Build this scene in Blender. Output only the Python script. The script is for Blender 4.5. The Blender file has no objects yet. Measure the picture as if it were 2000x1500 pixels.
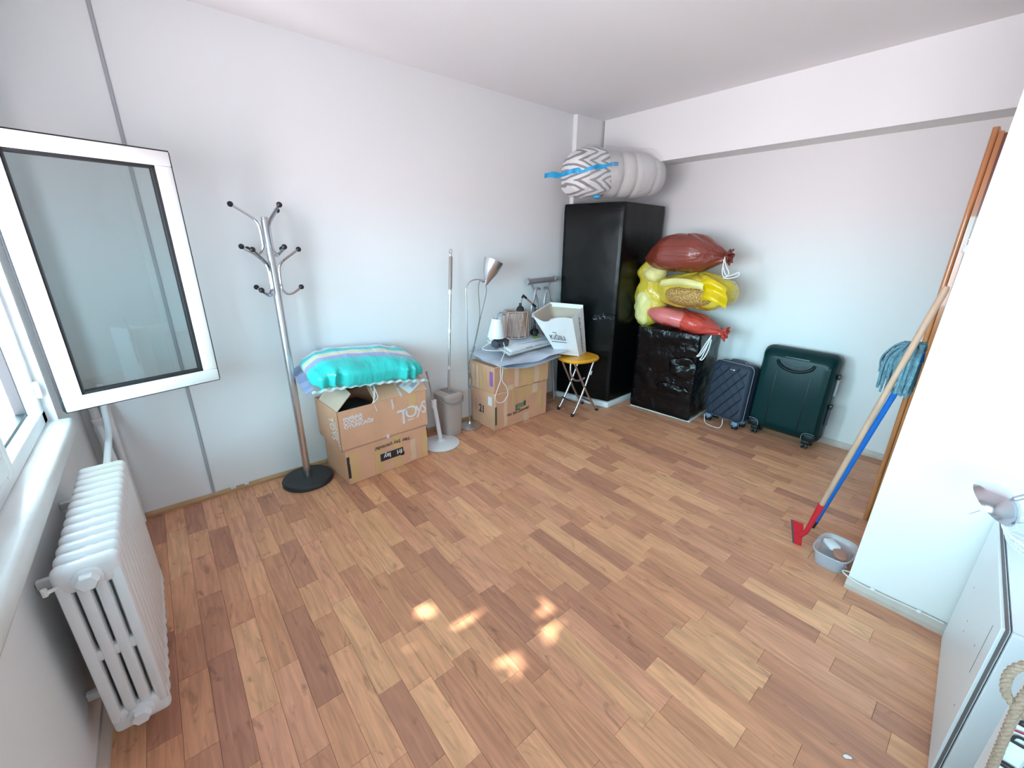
import bpy, bmesh, math, random
from mathutils import Vector, Matrix, noise, Euler
R = math.radians
PI = math.pi
random.seed(7)
scene = bpy.context.scene
COL = scene.collection

# ---------------------------------------------------------------- camera
cam_d = bpy.data.cameras.new('camera'); cam = bpy.data.objects.new('camera', cam_d); COL.objects.link(cam)
yaw, pitch, roll = R(49.68757), R(-18.70659), R(0.54819)
fw = Vector((math.cos(yaw)*math.cos(pitch), math.sin(yaw)*math.cos(pitch), math.sin(pitch)))
rt = Vector((math.sin(yaw), -math.cos(yaw), 0)); upv = rt.cross(fw)
r2 = rt*math.cos(roll)+upv*math.sin(roll); u2 = -rt*math.sin(roll)+upv*math.cos(roll)
m = Matrix.Identity(4)
for i in range(3):
    m[i][0], m[i][1], m[i][2] = r2[i], u2[i], -fw[i]
m[0][3], m[1][3], m[2][3] = 0, 0, 1.62
cam.matrix_world = m
cam_d.sensor_width = 36; cam_d.lens = 809.81/2000*36; cam_d.clip_start = 0.02
scene.camera = cam

# ---------------------------------------------------------------- world, sun, exposure
scene.view_settings.view_transform = 'Standard'; scene.view_settings.look = 'None'
scene.view_settings.gamma = 1; scene.view_settings.use_curve_mapping = False
scene.view_settings.exposure = 1.42
world = bpy.data.worlds.new('sky'); scene.world = world; world.use_nodes = True
nt = world.node_tree; nt.nodes.clear()
out = nt.nodes.new('ShaderNodeOutputWorld'); bg = nt.nodes.new('ShaderNodeBackground')
tc = nt.nodes.new('ShaderNodeTexCoord'); sx = nt.nodes.new('ShaderNodeSeparateXYZ'); cr = nt.nodes.new('ShaderNodeValToRGB')
mp = nt.nodes.new('ShaderNodeMapRange'); mp.inputs[1].default_value = -1; mp.inputs[2].default_value = 1
nt.links.new(tc.outputs['Generated'], sx.inputs[0]); nt.links.new(sx.outputs[2], mp.inputs[0]); nt.links.new(mp.outputs[0], cr.inputs[0])
el = cr.color_ramp.elements
el[0].position = 0.0; el[0].color = (0.52, 0.46, 0.49, 1)
el[1].position = 1.0; el[1].color = (0.33, 0.68, 0.95, 1)
for p_, c_ in ((0.485, (0.61, 0.53, 0.575, 1)), (0.515, (0.56, 0.85, 0.98, 1)), (0.70, (0.46, 0.80, 0.96, 1))):
    e = el.new(p_); e.color = c_
nt.links.new(cr.outputs[0], bg.inputs[0]); bg.inputs[1].default_value = 14.6
nt.links.new(bg.outputs[0], out.inputs[0])
SUN_DIR = Vector((1.39, -0.40, -1.62)).normalized()      # the way the sunlight travels
sun_d = bpy.data.lights.new('sun', 'SUN'); sun_d.energy = 20; sun_d.angle = R(0.55); sun_d.color = (1, 0.93, 0.82)
sun = bpy.data.objects.new('sun', sun_d); COL.objects.link(sun)
sun.rotation_euler = SUN_DIR.to_track_quat('-Z', 'Y').to_euler(); sun.location = (-6, 3, 8)
# sampling portal in the window openings (gives no light of its own)
pd = bpy.data.lights.new('window_portal', 'AREA'); pd.shape = 'RECTANGLE'; pd.size = 1.14; pd.size_y = 3.75
pd.cycles.is_portal = True
po = bpy.data.objects.new('window_portal', pd); COL.objects.link(po)
po.location = (-0.60, 0.63, 1.48); po.rotation_euler = Euler((0, R(-90), 0))

# ---------------------------------------------------------------- materials
def mat(name, col, rough=0.6, metal=0.0, bump=0.0, bscale=30, bstretch=(1, 1, 1), var=0.0, vscale=4, coat=0.0,
        spec=0.5, trans=0.0, alpha=1.0, coords='Object', bdetail=3, sss=0, dist=0.01):
    mt = bpy.data.materials.new(name); mt.use_nodes = True
    n = mt.node_tree.nodes; l = mt.node_tree.links
    b = n['Principled BSDF']
    b.inputs['Base Color'].default_value = (*col, 1); b.inputs['Roughness'].default_value = rough
    b.inputs['Metallic'].default_value = metal; b.inputs['Coat Weight'].default_value = coat
    b.inputs['Specular IOR Level'].default_value = spec; b.inputs['Transmission Weight'].default_value = trans
    b.inputs['Alpha'].default_value = alpha
    t = n.new('ShaderNodeTexCoord')
    if bump or var:
        mpn = n.new('ShaderNodeMapping'); l.new(t.outputs[coords], mpn.inputs[0]); mpn.inputs['Scale'].default_value = bstretch
    if bump:
        nz = n.new('ShaderNodeTexNoise'); nz.inputs['Scale'].default_value = bscale; nz.inputs['Detail'].default_value = bdetail
        l.new(mpn.outputs[0], nz.inputs['Vector'])
        bp = n.new('ShaderNodeBump'); bp.inputs['Strength'].default_value = bump; bp.inputs['Distance'].default_value = dist
        l.new(nz.outputs[0], bp.inputs['Height']); l.new(bp.outputs[0], b.inputs['Normal'])
    if var:
        nv = n.new('ShaderNodeTexNoise'); nv.inputs['Scale'].default_value = vscale; nv.inputs['Detail'].default_value = 4
        l.new(mpn.outputs[0], nv.inputs['Vector'])
        hs = n.new('ShaderNodeMapRange'); hs.inputs[1].default_value = 0.3; hs.inputs[2].default_value = 0.7
        hs.inputs[3].default_value = 1-var; hs.inputs[4].default_value = 1+var
        l.new(nv.outputs[0], hs.inputs[0])
        vm = n.new('ShaderNodeVectorMath'); vm.operation = 'SCALE'; vm.inputs[0].default_value = col
        l.new(hs.outputs[0], vm.inputs['Scale']); l.new(vm.outputs[0], b.inputs['Base Color'])
    return mt

def bands(name, axis, scale, stops, rough=0.35, bump=0.4, warp=0.15, bscale=9, bstretch=(1, 1, 1), off=0.0):
    """colour bands across one object axis, slightly warped, as printed on plastic or cloth"""
    mt = mat(name, (1, 1, 1), rough, bump=bump, bscale=bscale, bstretch=bstretch)
    n = mt.node_tree.nodes; l = mt.node_tree.links
    t = n.new('ShaderNodeTexCoord'); s = n.new('ShaderNodeSeparateXYZ'); l.new(t.outputs['Object'], s.inputs[0])
    nz = n.new('ShaderNodeTexNoise'); nz.inputs['Scale'].default_value = 5; l.new(t.outputs['Object'], nz.inputs['Vector'])
    ma = n.new('ShaderNodeMath'); ma.operation = 'MULTIPLY_ADD'; ma.inputs[1].default_value = scale; ma.inputs[2].default_value = off
    l.new(s.outputs[axis], ma.inputs[0])
    mb = n.new('ShaderNodeMath'); mb.operation = 'MULTIPLY_ADD'; mb.inputs[1].default_value = warp
    l.new(nz.outputs[0], mb.inputs[0]); l.new(ma.outputs[0], mb.inputs[2])
    r = n.new('ShaderNodeValToRGB'); r.color_ramp.interpolation = 'LINEAR'
    e = r.color_ramp.elements
    e[0].position = stops[0][0]; e[0].color = (*stops[0][1], 1); e[1].position = stops[-1][0]; e[1].color = (*stops[-1][1], 1)
    for p_, c_ in stops[1:-1]:
        x = e.new(p_); x.color = (*c_, 1)
    l.new(mb.outputs[0], r.inputs[0]); l.new(r.outputs[0], n['Principled BSDF'].inputs['Base Color'])
    return mt

M = {}
M['wall'] = mat('wall_paint', (0.87, 0.87, 0.87), 0.55, bump=0.08, bscale=90, coords='Object', dist=0.004)
M['wall_back'] = mat('wall_paint_satin', (0.86, 0.87, 0.88), 0.42, bump=0.10, bscale=14, dist=0.01)
M['ceiling'] = mat('ceiling_paint', (0.88, 0.87, 0.88), 0.8, bump=0.08, bscale=80, dist=0.004)
M['pipe_grey'] = mat('grey_filler', (0.44, 0.45, 0.48), 0.6)
M['pvc'] = mat('white_window_plastic', (0.88, 0.88, 0.88), 0.25)
M['sill'] = mat('painted_sill', (0.82, 0.82, 0.80), 0.3, bump=0.25, bscale=25, var=0.05, vscale=7, dist=0.006)
M['gasket'] = mat('black_rubber', (0.01, 0.01, 0.012), 0.5)
M['radiator'] = mat('radiator_enamel', (0.84, 0.84, 0.85), 0.30, bump=0.12, bscale=40, dist=0.004)
M['skirting_wood'] = mat('skirting_wood', (0.50, 0.30, 0.15), 0.5, var=0.25, vscale=5, bstretch=(1, 8, 8))
M['skirting_pale'] = mat('skirting_pale', (0.62, 0.52, 0.47), 0.5, var=0.15, vscale=6, bump=.2)
M['casing'] = mat('varnished_door_casing', (0.48, 0.19, 0.07), 0.22, coat=0.5, var=0.25, vscale=5, bstretch=(6, 6, 0.6))
M['casing_dark'] = mat('dark_casing_edge', (0.12, 0.025, 0.008), 0.3, coat=.4)
M['chrome'] = mat('chrome', (0.55, 0.55, 0.60), 0.14, 1.0)
M['steel'] = mat('brushed_steel', (0.62, 0.62, 0.64), 0.3, 1.0)
M['dullsteel'] = mat('painted_silver', (0.50, 0.50, 0.53), 0.4, 0.7)
M['black'] = mat('black_plastic', (0.012, 0.012, 0.014), 0.4)
M['darkgrey'] = mat('dark_grey_plastic', (0.07, 0.08, 0.10), 0.4)
M['base_black'] = mat('black_stone_base', (0.025, 0.025, 0.03), 0.45, bump=0.1, bscale=60)
M['card'] = mat('cardboard', (0.78, 0.42, 0.265), 0.75, bump=0.15, bscale=12, var=0.10, vscale=4, dist=0.004)
M['card_in'] = mat('cardboard_pale', (0.82, 0.58, 0.44), 0.8, var=0.06)
M['tape'] = mat('parcel_tape', (0.78, 0.49, 0.24), 0.18, bump=0.3, bscale=50, var=0.08, dist=0.003)
M['tape_clear'] = mat('clear_tape', (0.86, 0.60, 0.42), 0.12, bump=0.4, bscale=40, dist=0.003)
M['print_white'] = mat('white_print', (0.85, 0.80, 0.83), 0.6)
M['print_black'] = mat('black_print', (0.03, 0.03, 0.035), 0.6)
M['print_green'] = mat('green_print', (0.05, 0.13, 0.07), 0.6)
M['print_purple'] = mat('purple_tape', (0.36, 0.16, 0.42), 0.4)
M['print_red'] = mat('red_print', (0.45, 0.04, 0.08), 0.6)
M['print_grey'] = mat('grey_print', (0.35, 0.37, 0.45), 0.6)
M['paper'] = mat('white_paper', (0.88, 0.88, 0.90), 0.5, bump=0.25, bscale=16, dist=0.01)
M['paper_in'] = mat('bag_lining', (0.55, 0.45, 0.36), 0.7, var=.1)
M['wrap'] = mat('black_stretch_film', (0.002, 0.002, 0.003), 0.13, bump=0.55, bscale=6, bstretch=(1, 1.6, 2.0), bdetail=6, dist=0.03, spec=0.35)
M['wrap_smooth'] = mat('black_film_taut', (0.003, 0.0035, 0.0035), 0.26, bump=0.22, bscale=2.6, bstretch=(1, 1.2, 2.2), bdetail=4, dist=0.02, spec=.22)
M['foam'] = mat('white_foam', (0.80, 0.84, 0.88), 0.8, bump=.3, bscale=60)
M['white'] = mat('white_plastic', (0.85, 0.85, 0.87), 0.3)
M['beige'] = mat('beige_plastic', (0.52, 0.44, 0.40), 0.4)
M['beige_dark'] = mat('taupe_plastic', (0.30, 0.25, 0.23), 0.4)
M['orange'] = mat('orange_seat_cover', (0.90, 0.42, 0.03), 0.28, var=.06)
M['cable_white'] = mat('white_cable', (0.80, 0.80, 0.80), 0.4)
M['cable_grey'] = mat('grey_cable', (0.20, 0.21, 0.19), 0.45)
M['wood'] = mat('turned_wood_handle', (0.47, 0.29, 0.20), 0.6, var=0.15, vscale=8, bstretch=(3, 3, .5))
M['red'] = mat('red_plastic', (0.60, 0.015, 0.03), 0.4)
M['blue'] = mat('blue_handle', (0.0, 0.13, 0.50), 0.45)
M['mopcloth'] = mat('blue_microfibre', (0.14, 0.27, 0.33), 0.9, bump=1, bscale=160, var=.25, vscale=40)
M['green_case'] = mat('dark_green_shell', (0.0005, 0.026, 0.028), 0.30, bump=0.05, bscale=80, spec=.22)
M['green_dark'] = mat('dark_green_trim', (0.003, 0.012, 0.014), 0.4, spec=.3)
M['navy'] = mat('dark_grey_shell', (0.036, 0.047, 0.072), 0.5, spec=.3, bump=0.15, bscale=120)
M['navy_rib'] = mat('navy_rib', (0.004, 0.008, 0.022), 0.45)
M['bluegrey'] = mat('pale_blue_wheel_housing', (0.18, 0.28, 0.42), 0.45)
M['rope'] = mat('jute_rope', (0.40, 0.26, 0.19), 0.9, bump=.6, bscale=150)
M['unit'] = mat('white_laminate', (0.80, 0.82, 0.86), 0.35, bump=0.03, bscale=30)
M['chip'] = mat('raw_edge', (0.16, 0.13, 0.13), 0.7)
M['basket'] = mat('taupe_lampshade_cloth', (0.42, 0.32, 0.31), 0.8, bump=.3, bscale=120)
M['twine'] = mat('twine', (0.66, 0.44, 0.32), 0.8)
M['sheet'] = mat('silver_grey_sheet', (0.62, 0.66, 0.78), 0.25, bump=0.2, bscale=8, coat=.3)
M['brown_bag'] = mat('brown_red_plastic', (0.25, 0.046, 0.030), 0.28, bump=0.9, bscale=5, bstretch=(.7, 3, 3), bdetail=5, dist=0.035, coat=.5)
M['red_bag'] = mat('red_plastic_film', (0.66, 0.07, 0.05), 0.25, bump=0.9, bscale=5, bstretch=(.8, 3, 3), bdetail=5, dist=0.035, coat=.5)
M['yellow_bag'] = mat('yellow_plastic_film', (0.74, 0.56, 0.06), 0.22, bump=0.9, bscale=6, bstretch=(1, 2, 2), bdetail=5, dist=0.035, coat=.5)
M['pale_yellow'] = mat('pale_yellow_cloth', (0.80, 0.72, 0.30), 0.45, bump=.8, bscale=8, bdetail=4, dist=.02, var=.15, vscale=7)
M['bright_yellow'] = mat('bright_yellow_film', (0.80, 0.55, 0.0), 0.25, bump=.8, bscale=12, dist=.02, coat=.4)
M['pink_cloth'] = mat('pink_cloth', (0.75, 0.19, 0.18), 0.35, bump=.8, bscale=8, dist=.02, var=.15, vscale=6, coat=.3)
M['frosted'] = mat('frosted_tub', (0.72, 0.76, 0.84), 0.2, alpha=0.36)
M['bristle'] = mat('pink_bristles', (0.80, 0.42, 0.42), 0.6)
M['brush_top'] = mat('brush_block', (0.45, 0.22, 0.16), 0.5)
M['leaf'] = mat('leaf', (0.06, 0.14, 0.03), 0.6)
M['bark'] = mat('bark', (0.12, 0.08, 0.05), 0.9)
M['film'] = mat('clear_film', (0.8, 0.85, 0.9), 0.12, alpha=0.16, bump=.8, bscale=9)
M['film_blue'] = mat('blue_film', (0.03, 0.42, 0.80), 0.3, bump=.6, bscale=30, var=.35, vscale=22)
M['board_book'] = mat('cream_card', (0.78, 0.76, 0.70), 0.5)
M['pageedge'] = mat('brown_page_edge', (0.40, 0.32, 0.28), 0.7)

def glass_mat(name, tint, refl):
    mt = bpy.data.materials.new(name); mt.use_nodes = True
    n = mt.node_tree.nodes; l = mt.node_tree.links; n.clear()
    o = n.new('ShaderNodeOutputMaterial'); mx = n.new('ShaderNodeMixShader'); tr = n.new('ShaderNodeBsdfTransparent'); gl = n.new('ShaderNodeBsdfGlossy')
    tr.inputs[0].default_value = (*tint, 1); gl.inputs['Roughness'].default_value = 0.02
    lw = n.new('ShaderNodeLayerWeight'); lw.inputs[0].default_value = 0.35
    ma = n.new('ShaderNodeMath'); ma.operation = 'MULTIPLY_ADD'; ma.inputs[1].default_value = 0.6; ma.inputs[2].default_value = refl
    l.new(lw.outputs['Fresnel'], ma.inputs[0]); l.new(ma.outputs[0], mx.inputs[0])
    l.new(tr.outputs[0], mx.inputs[1]); l.new(gl.outputs[0], mx.inputs[2]); l.new(mx.outputs[0], o.inputs[0])
    return mt
M['glass'] = glass_mat('window_glass', (0.80, 0.85, 0.85), 0.05)

# ---------------------------------------------------------------- geometry helpers
class G:
    """collects polygons; build() links them as one mesh object"""
    def __init__(s): s.v = []; s.f = []; s.sm = []
    def add(s, vs, fs, smooth=False, mx=None):
        o = len(s.v)
        s.v += [Vector(v) if mx is None else mx @ Vector(v) for v in vs]
        s.f += [tuple(i+o for i in f) for f in fs]; s.sm += [smooth]*len(fs)
        return s
    def box(s, c, d, rz=0.0, bev=0.0, mx=None, seg=2):
        bm = bmesh.new(); bmesh.ops.create_cube(bm, size=1)
        for v in bm.verts: v.co = Vector((v.co.x*d[0], v.co.y*d[1], v.co.z*d[2]))
        if bev: bmesh.ops.bevel(bm, geom=bm.edges[:], offset=bev, segments=seg, affect='EDGES', profile=.5)
        T = Matrix.Translation(c) @ Matrix.Rotation(rz, 4, 'Z')
        if mx is not None: T = T @ mx
        bm.verts.index_update()
        s.add([v.co.copy() for v in bm.verts], [[v.index for v in f.verts] for f in bm.faces], bool(bev), T); bm.free()
        return s
    def tube(s, pts, r, n=8, caps=True, closed=False, flat=1.0):
        pts = [Vector(p) for p in pts]; k = len(pts)
        rs = r if isinstance(r, (list, tuple)) else [r]*k
        ring = []; prev = None
        for i, p in enumerate(pts):
            if closed: t = pts[(i+1) % k]-pts[i-1]
            else: t = (pts[min(i+1, k-1)]-pts[max(i-1, 0)])
            if t.length < 1e-9: t = Vector((0, 0, 1))
            t.normalize()
            if prev is None:
                a = Vector((0, 0, 1)) if abs(t.z) < .9 else Vector((1, 0, 0))
                u = t.cross(a).normalized()
            else:
                u = (prev - t*prev.dot(t)).normalized()
            prev = u; w = t.cross(u)
            ring.append([p+(u*math.cos(2*PI*j/n)+w*math.sin(2*PI*j/n)*flat)*rs[i] for j in range(n)])
        vs = [v for q in ring for v in q]; fs = []
        for i in range(k if closed else k-1):
            for j in range(n):
                a, b = i*n+j, i*n+(j+1) % n; i2 = (i+1) % k
                fs.append((a, b, i2*n+(j+1) % n, i2*n+j))
        if caps and not closed:
            fs.append(tuple(reversed(range(n)))); fs.append(tuple((k-1)*n+j for j in range(n)))
        return s.add(vs, fs, True)
    def lathe(s, prof, n=24, mx=None, c=(0, 0, 0), sq=1.0):
        vs = []; fs = []; k = len(prof)
        for r, z in prof:
            for j in range(n):
                a = 2*PI*j/n; vs.append((c[0]+r*math.cos(a), c[1]+r*math.sin(a)*sq, c[2]+z))
        for i in range(k-1):
            for j in range(n):
                fs.append((i*n+j, i*n+(j+1) % n, (i+1)*n+(j+1) % n, (i+1)*n+j))
        fs.append(tuple(reversed(range(n)))); fs.append(tuple((k-1)*n+j for j in range(n)))
        return s.add(vs, fs, True, mx)
    def grid(s, fn, nu, nv, closeu=False, smooth=True, mx=None):
        vs = [fn(i/(nu-(0 if closeu else 1)), j/(nv-1)) for j in range(nv) for i in range(nu)]
        fs = []
        for j in range(nv-1):
            for i in range(nu if closeu else nu-1):
                i2 = (i+1) % nu
                fs.append((j*nu+i, j*nu+i2, (j+1)*nu+i2, (j+1)*nu+i))
        return s.add(vs, fs, smooth, mx)
    def sheet(s, fn, nu, nv, th=0.003, mx=None):
        """a grid with thickness"""
        P = [[Vector(fn(i/(nu-1), j/(nv-1))) for i in range(nu)] for j in range(nv)]
        vs = []; 
        def nrm(i, j):
            a = P[j][min(i+1, nu-1)]-P[j][max(i-1, 0)]; b = P[min(j+1, nv-1)][i]-P[max(j-1, 0)][i]
            q = a.cross(b); return q.normalized() if q.length > 1e-12 else Vector((0, 0, 1))
        for sg in (.5, -.5):
            for j in range(nv):
                for i in range(nu): vs.append(P[j][i]+nrm(i, j)*th*sg)
        N = nu*nv; fs = []
        for j in range(nv-1):
            for i in range(nu-1):
                a = j*nu+i; fs.append((a, a+1, a+nu+1, a+nu)); fs.append((N+a, N+a+nu, N+a+nu+1, N+a+1))
        for i in range(nu-1):
            fs.append((i, N+i, N+i+1, i+1)); a = (nv-1)*nu+i; fs.append((a, a+1, N+a+1, N+a))
        for j in range(nv-1):
            a = j*nu; fs.append((a, a+nu, N+a+nu, N+a)); a = j*nu+nu-1; fs.append((a, N+a, N+a+nu, a+nu))
        return s.add(vs, fs, True, mx)
    def blob(s, c, d, e=(0.8, 0.8), nz=0.0, nsc=3.0, nu=48, nv=28, seed=0, rz=0.0, fn=None, ripple=0):
        """superellipsoid cushion; e below 1 is boxier"""
        def f(u, v):
            a = 2*PI*u; b = PI*(v-.5)
            def pw(x, q): return math.copysign(abs(x)**q, x)
            cb, sb = math.cos(b), math.sin(b)
            p = Vector((pw(cb, e[0])*pw(math.cos(a), e[1]), pw(cb, e[0])*pw(math.sin(a), e[1]), pw(sb, e[0])))
            q = Vector((p.x*d[0], p.y*d[1], p.z*d[2]))
            if nz:
                k = noise.noise(q*nsc+Vector((seed, seed*1.7, 0)))+.5*noise.noise(q*nsc*2.3+Vector((seed, 3, seed)))
                q += p.normalized()*k*nz if p.length > 1e-6 else Vector()
            if fn: q = fn(q)
            return q
        T = Matrix.Translation(c) @ Matrix.Rotation(rz, 4, 'Z')
        return s.grid(f, nu, nv, closeu=True, mx=T)
    def build(s, name, mt, parent=None, world=False, merge=False):
        me = bpy.data.meshes.new(name)
        vs = s.v
        if world and parent is not None:
            inv = MW[parent.name].inverted(); vs = [inv @ v for v in vs]
        me.from_pydata([tuple(v) for v in vs], [], s.f)
        for p, sm_ in zip(me.polygons, s.sm): p.use_smooth = sm_
        bm = bmesh.new(); bm.from_mesh(me)
        bmesh.ops.remove_doubles(bm, verts=bm.verts, dist=1e-6) if merge else None
        bmesh.ops.recalc_face_normals(bm, faces=bm.faces); bm.to_mesh(me); bm.free()
        if any(s.sm): me.set_sharp_from_angle(angle=R(42))
        me.materials.append(M[mt] if isinstance(mt, str) else mt)
        o = bpy.data.objects.new(name, me); COL.objects.link(o)
        if parent is not None:
            o.parent = parent; MW[o.name] = MW[parent.name]
        else: MW[o.name] = Matrix.Identity(4)
        return o
MW = {}
def tag(o, label=None, cat=None, group=None, kind=None):
    if label: o['label'] = label
    if cat: o['category'] = cat
    if group: o['group'] = group
    if kind: o['kind'] = kind
    return o
def thing(name, label, cat, loc=(0, 0, 0), rz=0.0, rx=0.0, ry=0.0, group=None, kind=None):
    o = bpy.data.objects.new(name, None); COL.objects.link(o); o.empty_display_size = .1
    o.location = loc; o.rotation_euler = (rx, ry, rz)
    MW[o.name] = Matrix.Translation(loc) @ Euler((rx, ry, rz)).to_matrix().to_4x4()
    return tag(o, label, cat, group, kind)
def struct(o, label=None): return tag(o, label, None, None, 'structure')
def bez(pts, n=8):
    """Catmull-Rom through points"""
    P = [Vector(p) for p in pts]; P = [P[0]*2-P[1]]+P+[P[-1]*2-P[-2]]; o_ = []
    for i in range(1, len(P)-2):
        for k in range(n):
            t = k/n; a, b, c, d = P[i-1:i+3]
            o_.append(.5*((2*b)+(c-a)*t+(2*a-5*b+4*c-d)*t*t+(3*b-a-3*c+d)*t**3))
    o_.append(P[-2]); return o_
def text(name, s_, size, mt, parent, o, xd, yd, ext=0.0006, sx=1.0, world=True, bold=0.0, align='LEFT'):
    """flat lettering: origin o, reading direction xd, up direction yd"""
    cu = bpy.data.curves.new(name, 'FONT'); cu.body = s_; cu.size = size; cu.extrude = ext; cu.offset = bold; cu.align_x = align
    cu.resolution_u = 3
    t = bpy.data.objects.new(name, cu); me = bpy.data.meshes.new_from_object(t)
    bpy.data.objects.remove(t); bpy.data.curves.remove(cu)
    xd = Vector(xd).normalized(); yd = Vector(yd).normalized(); z = xd.cross(yd).normalized()
    T = Matrix.Identity(4)
    for i in range(3): T[i][0], T[i][1], T[i][2], T[i][3] = xd[i]*sx, yd[i], z[i], o[i]
    if world and parent is not None: T = MW[parent.name].inverted() @ T
    me.transform(T); me.materials.clear(); me.materials.append(M[mt])
    ob = bpy.data.objects.new(name, me); COL.objects.link(ob); ob.parent = parent
    if parent: MW[ob.name] = MW[parent.name]
    return ob
# ================================================================ THE SETTING
YA, XW, XB, YF, ZC = 3.09, -0.44, 4.20, -1.60, 2.78
wood = bpy.data.materials.new('laminate_strip'); wood.use_nodes = True
_n = wood.node_tree.nodes; _l = wood.node_tree.links; _b = _n['Principled BSDF']
oi = _n.new('ShaderNodeObjectInfo'); ge = _n.new('ShaderNodeNewGeometry')
mpw = _n.new('ShaderNodeMapping'); mpw.inputs['Scale'].default_value = (26, 2.2, 1)
cb = _n.new('ShaderNodeCombineXYZ'); m1 = _n.new('ShaderNodeMath'); m1.operation = 'MULTIPLY'; m1.inputs[1].default_value = 60
_l.new(oi.outputs['Random'], m1.inputs[0]); _l.new(m1.outputs[0], cb.inputs[1]); _l.new(m1.outputs[0], cb.inputs[2])
_l.new(ge.outputs['Position'], mpw.inputs[0]); _l.new(cb.outputs[0], mpw.inputs['Location'])
n1 = _n.new('ShaderNodeTexNoise'); n1.inputs['Scale'].default_value = 1.6; n1.inputs['Detail'].default_value = 6; n1.inputs['Distortion'].default_value = 1.2
_l.new(mpw.outputs[0], n1.inputs['Vector'])
r1 = _n.new('ShaderNodeMapRange'); r1.inputs[1].default_value = .32; r1.inputs[2].default_value = .70; r1.inputs[3].default_value = .80; r1.inputs[4].default_value = 1.13
_l.new(n1.outputs[0], r1.inputs[0])
mk = _n.new('ShaderNodeMapping'); mk.inputs['Scale'].default_value = (9, 3.2, 1); _l.new(ge.outputs['Position'], mk.inputs[0]); _l.new(cb.outputs[0], mk.inputs['Location'])
n2 = _n.new('ShaderNodeTexNoise'); n2.inputs['Scale'].default_value = 1.5; n2.inputs['Detail'].default_value = 3; n2.inputs['Distortion'].default_value = 2
_l.new(mk.outputs[0], n2.inputs['Vector'])
r2_ = _n.new('ShaderNodeMapRange'); r2_.inputs[1].default_value = .24; r2_.inputs[2].default_value = .40; r2_.inputs[3].default_value = .62; r2_.inputs[4].default_value = 1.0
_l.new(n2.outputs[0], r2_.inputs[0])
mm = _n.new('ShaderNodeMath'); mm.operation = 'MULTIPLY'; _l.new(r1.outputs[0], mm.inputs[0]); _l.new(r2_.outputs[0], mm.inputs[1])
vs_ = _n.new('ShaderNodeVectorMath'); vs_.operation = 'SCALE'; _l.new(oi.outputs['Color'], vs_.inputs[0]); _l.new(mm.outputs[0], vs_.inputs['Scale'])
_l.new(vs_.outputs[0], _b.inputs['Base Color']); _b.inputs['Roughness'].default_value = .40; _b.inputs['Specular IOR Level'].default_value = .3
bw = _n.new('ShaderNodeBump'); bw.inputs['Strength'].default_value = .12; bw.inputs['Distance'].default_value = .002
_l.new(n1.outputs[0], bw.inputs['Height']); _l.new(bw.outputs[0], _b.inputs['Normal'])
M['laminate'] = wood

g = G(); g.box(((XB+XW)/2, (YA+YF)/2, -.06), (XB-XW+.4, YA-YF+.4, .10))
floor = struct(g.build('floor', mat('floor_bed', (.12, .07, .045), .7)), 'light oak strip laminate floor laid parallel to the window wall')
TONES = {'L': (.86, .445, .250), 'l': (.80, .395, .225), 'm': (.73, .345, .198), 'p': (.77, .365, .225), 'd': (.64, .292, .176), 'D': (.56, .252, .162)}
PW, X0 = .0955, .433-.0955*10
# joints read off the photograph: (x inside the strip, y of the joint, tone towards the back wall, tone towards the camera side)
J = [(1.33, 1.006, 'l', 'd'), (1.43, 1.475, 'p', 'D'), (1.22, .22, 'L', 'm'), (1.43, .25, 'L', 'd'), (2.07, .02, 'L', 'm'), (.385, 1.16, 'L', 'D'),
     (-.03, 1.85, 'm', 'L'), (.385, 2.472, 'd', 'p'), (.183, 2.235, 'l', 'd'), (1.21, 1.58, 'L', 'm'), (2.05, 1.18, 'l', 'd'), (2.28, 1.635, 'L', 'm'),
     (.85, 1.736, 'p', 'D'), (.64, 1.703, 'L', 'd'), (.29, 1.655, 'l', 'm'), (1.89, .675, 'l', 'D'), (1.66, .295, 'l', 'd'), (2.31, .158, 'l', 'd'),
     (1.99, .509, 'm', 'L'), (1.05, 2.27, 'L', 'd'), (1.87, 2.076, 'p', 'd'), (1.38, 2.455, 'm', 'd'), (1.60, 1.66, 'd', 'p'), (2.66, 1.30, 'p', 'd'), (2.9, 1.9, 'l', 'D')]
def inview(x, y, z=0):
    c = cam.matrix_world.inverted() @ Vector((x, y, z))
    if c.z > -.05: return None
    px, py = 1000-809.8*c.x/c.z, 750+809.8*c.y/c.z
    return (px, py, -c.z) if -60 < px < 2060 and -60 < py < 1560 else None
pieces = []; rnd = random.Random(3); ncol = int((XB-X0)/PW)+1
for k in range(ncol):
    xa, xb = X0+k*PW, X0+(k+1)*PW
    if xb < XW: continue
    js = sorted([(y, a, b) for x, y, a, b in J if xa <= x < xb])
    cuts = {round(y, 3): (a, b) for y, a, b in js}
    ys = [YF]; y = YF + rnd.uniform(.05, .4)
    while y < YA-.1:
        if all(abs(y-q) > .2 for q in cuts): ys.append(y)
        y += rnd.choice((.26, .34, .40, .46, .52))
    ys = sorted(set(ys+list(cuts)+[YA]))
    prev = None
    for a, b in zip(ys[:-1], ys[1:]):
        t = None
        if round(a, 3) in cuts: t = cuts[round(a, 3)][0]
        if round(b, 3) in cuts: t = cuts[round(b, 3)][1]
        if t is None: t = rnd.choice('LlllmmmpppddD'.replace(prev or '_', ''))
        prev = t; pieces.append((xa, xb, a, b, t))
um = G()
ch = .012
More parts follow.
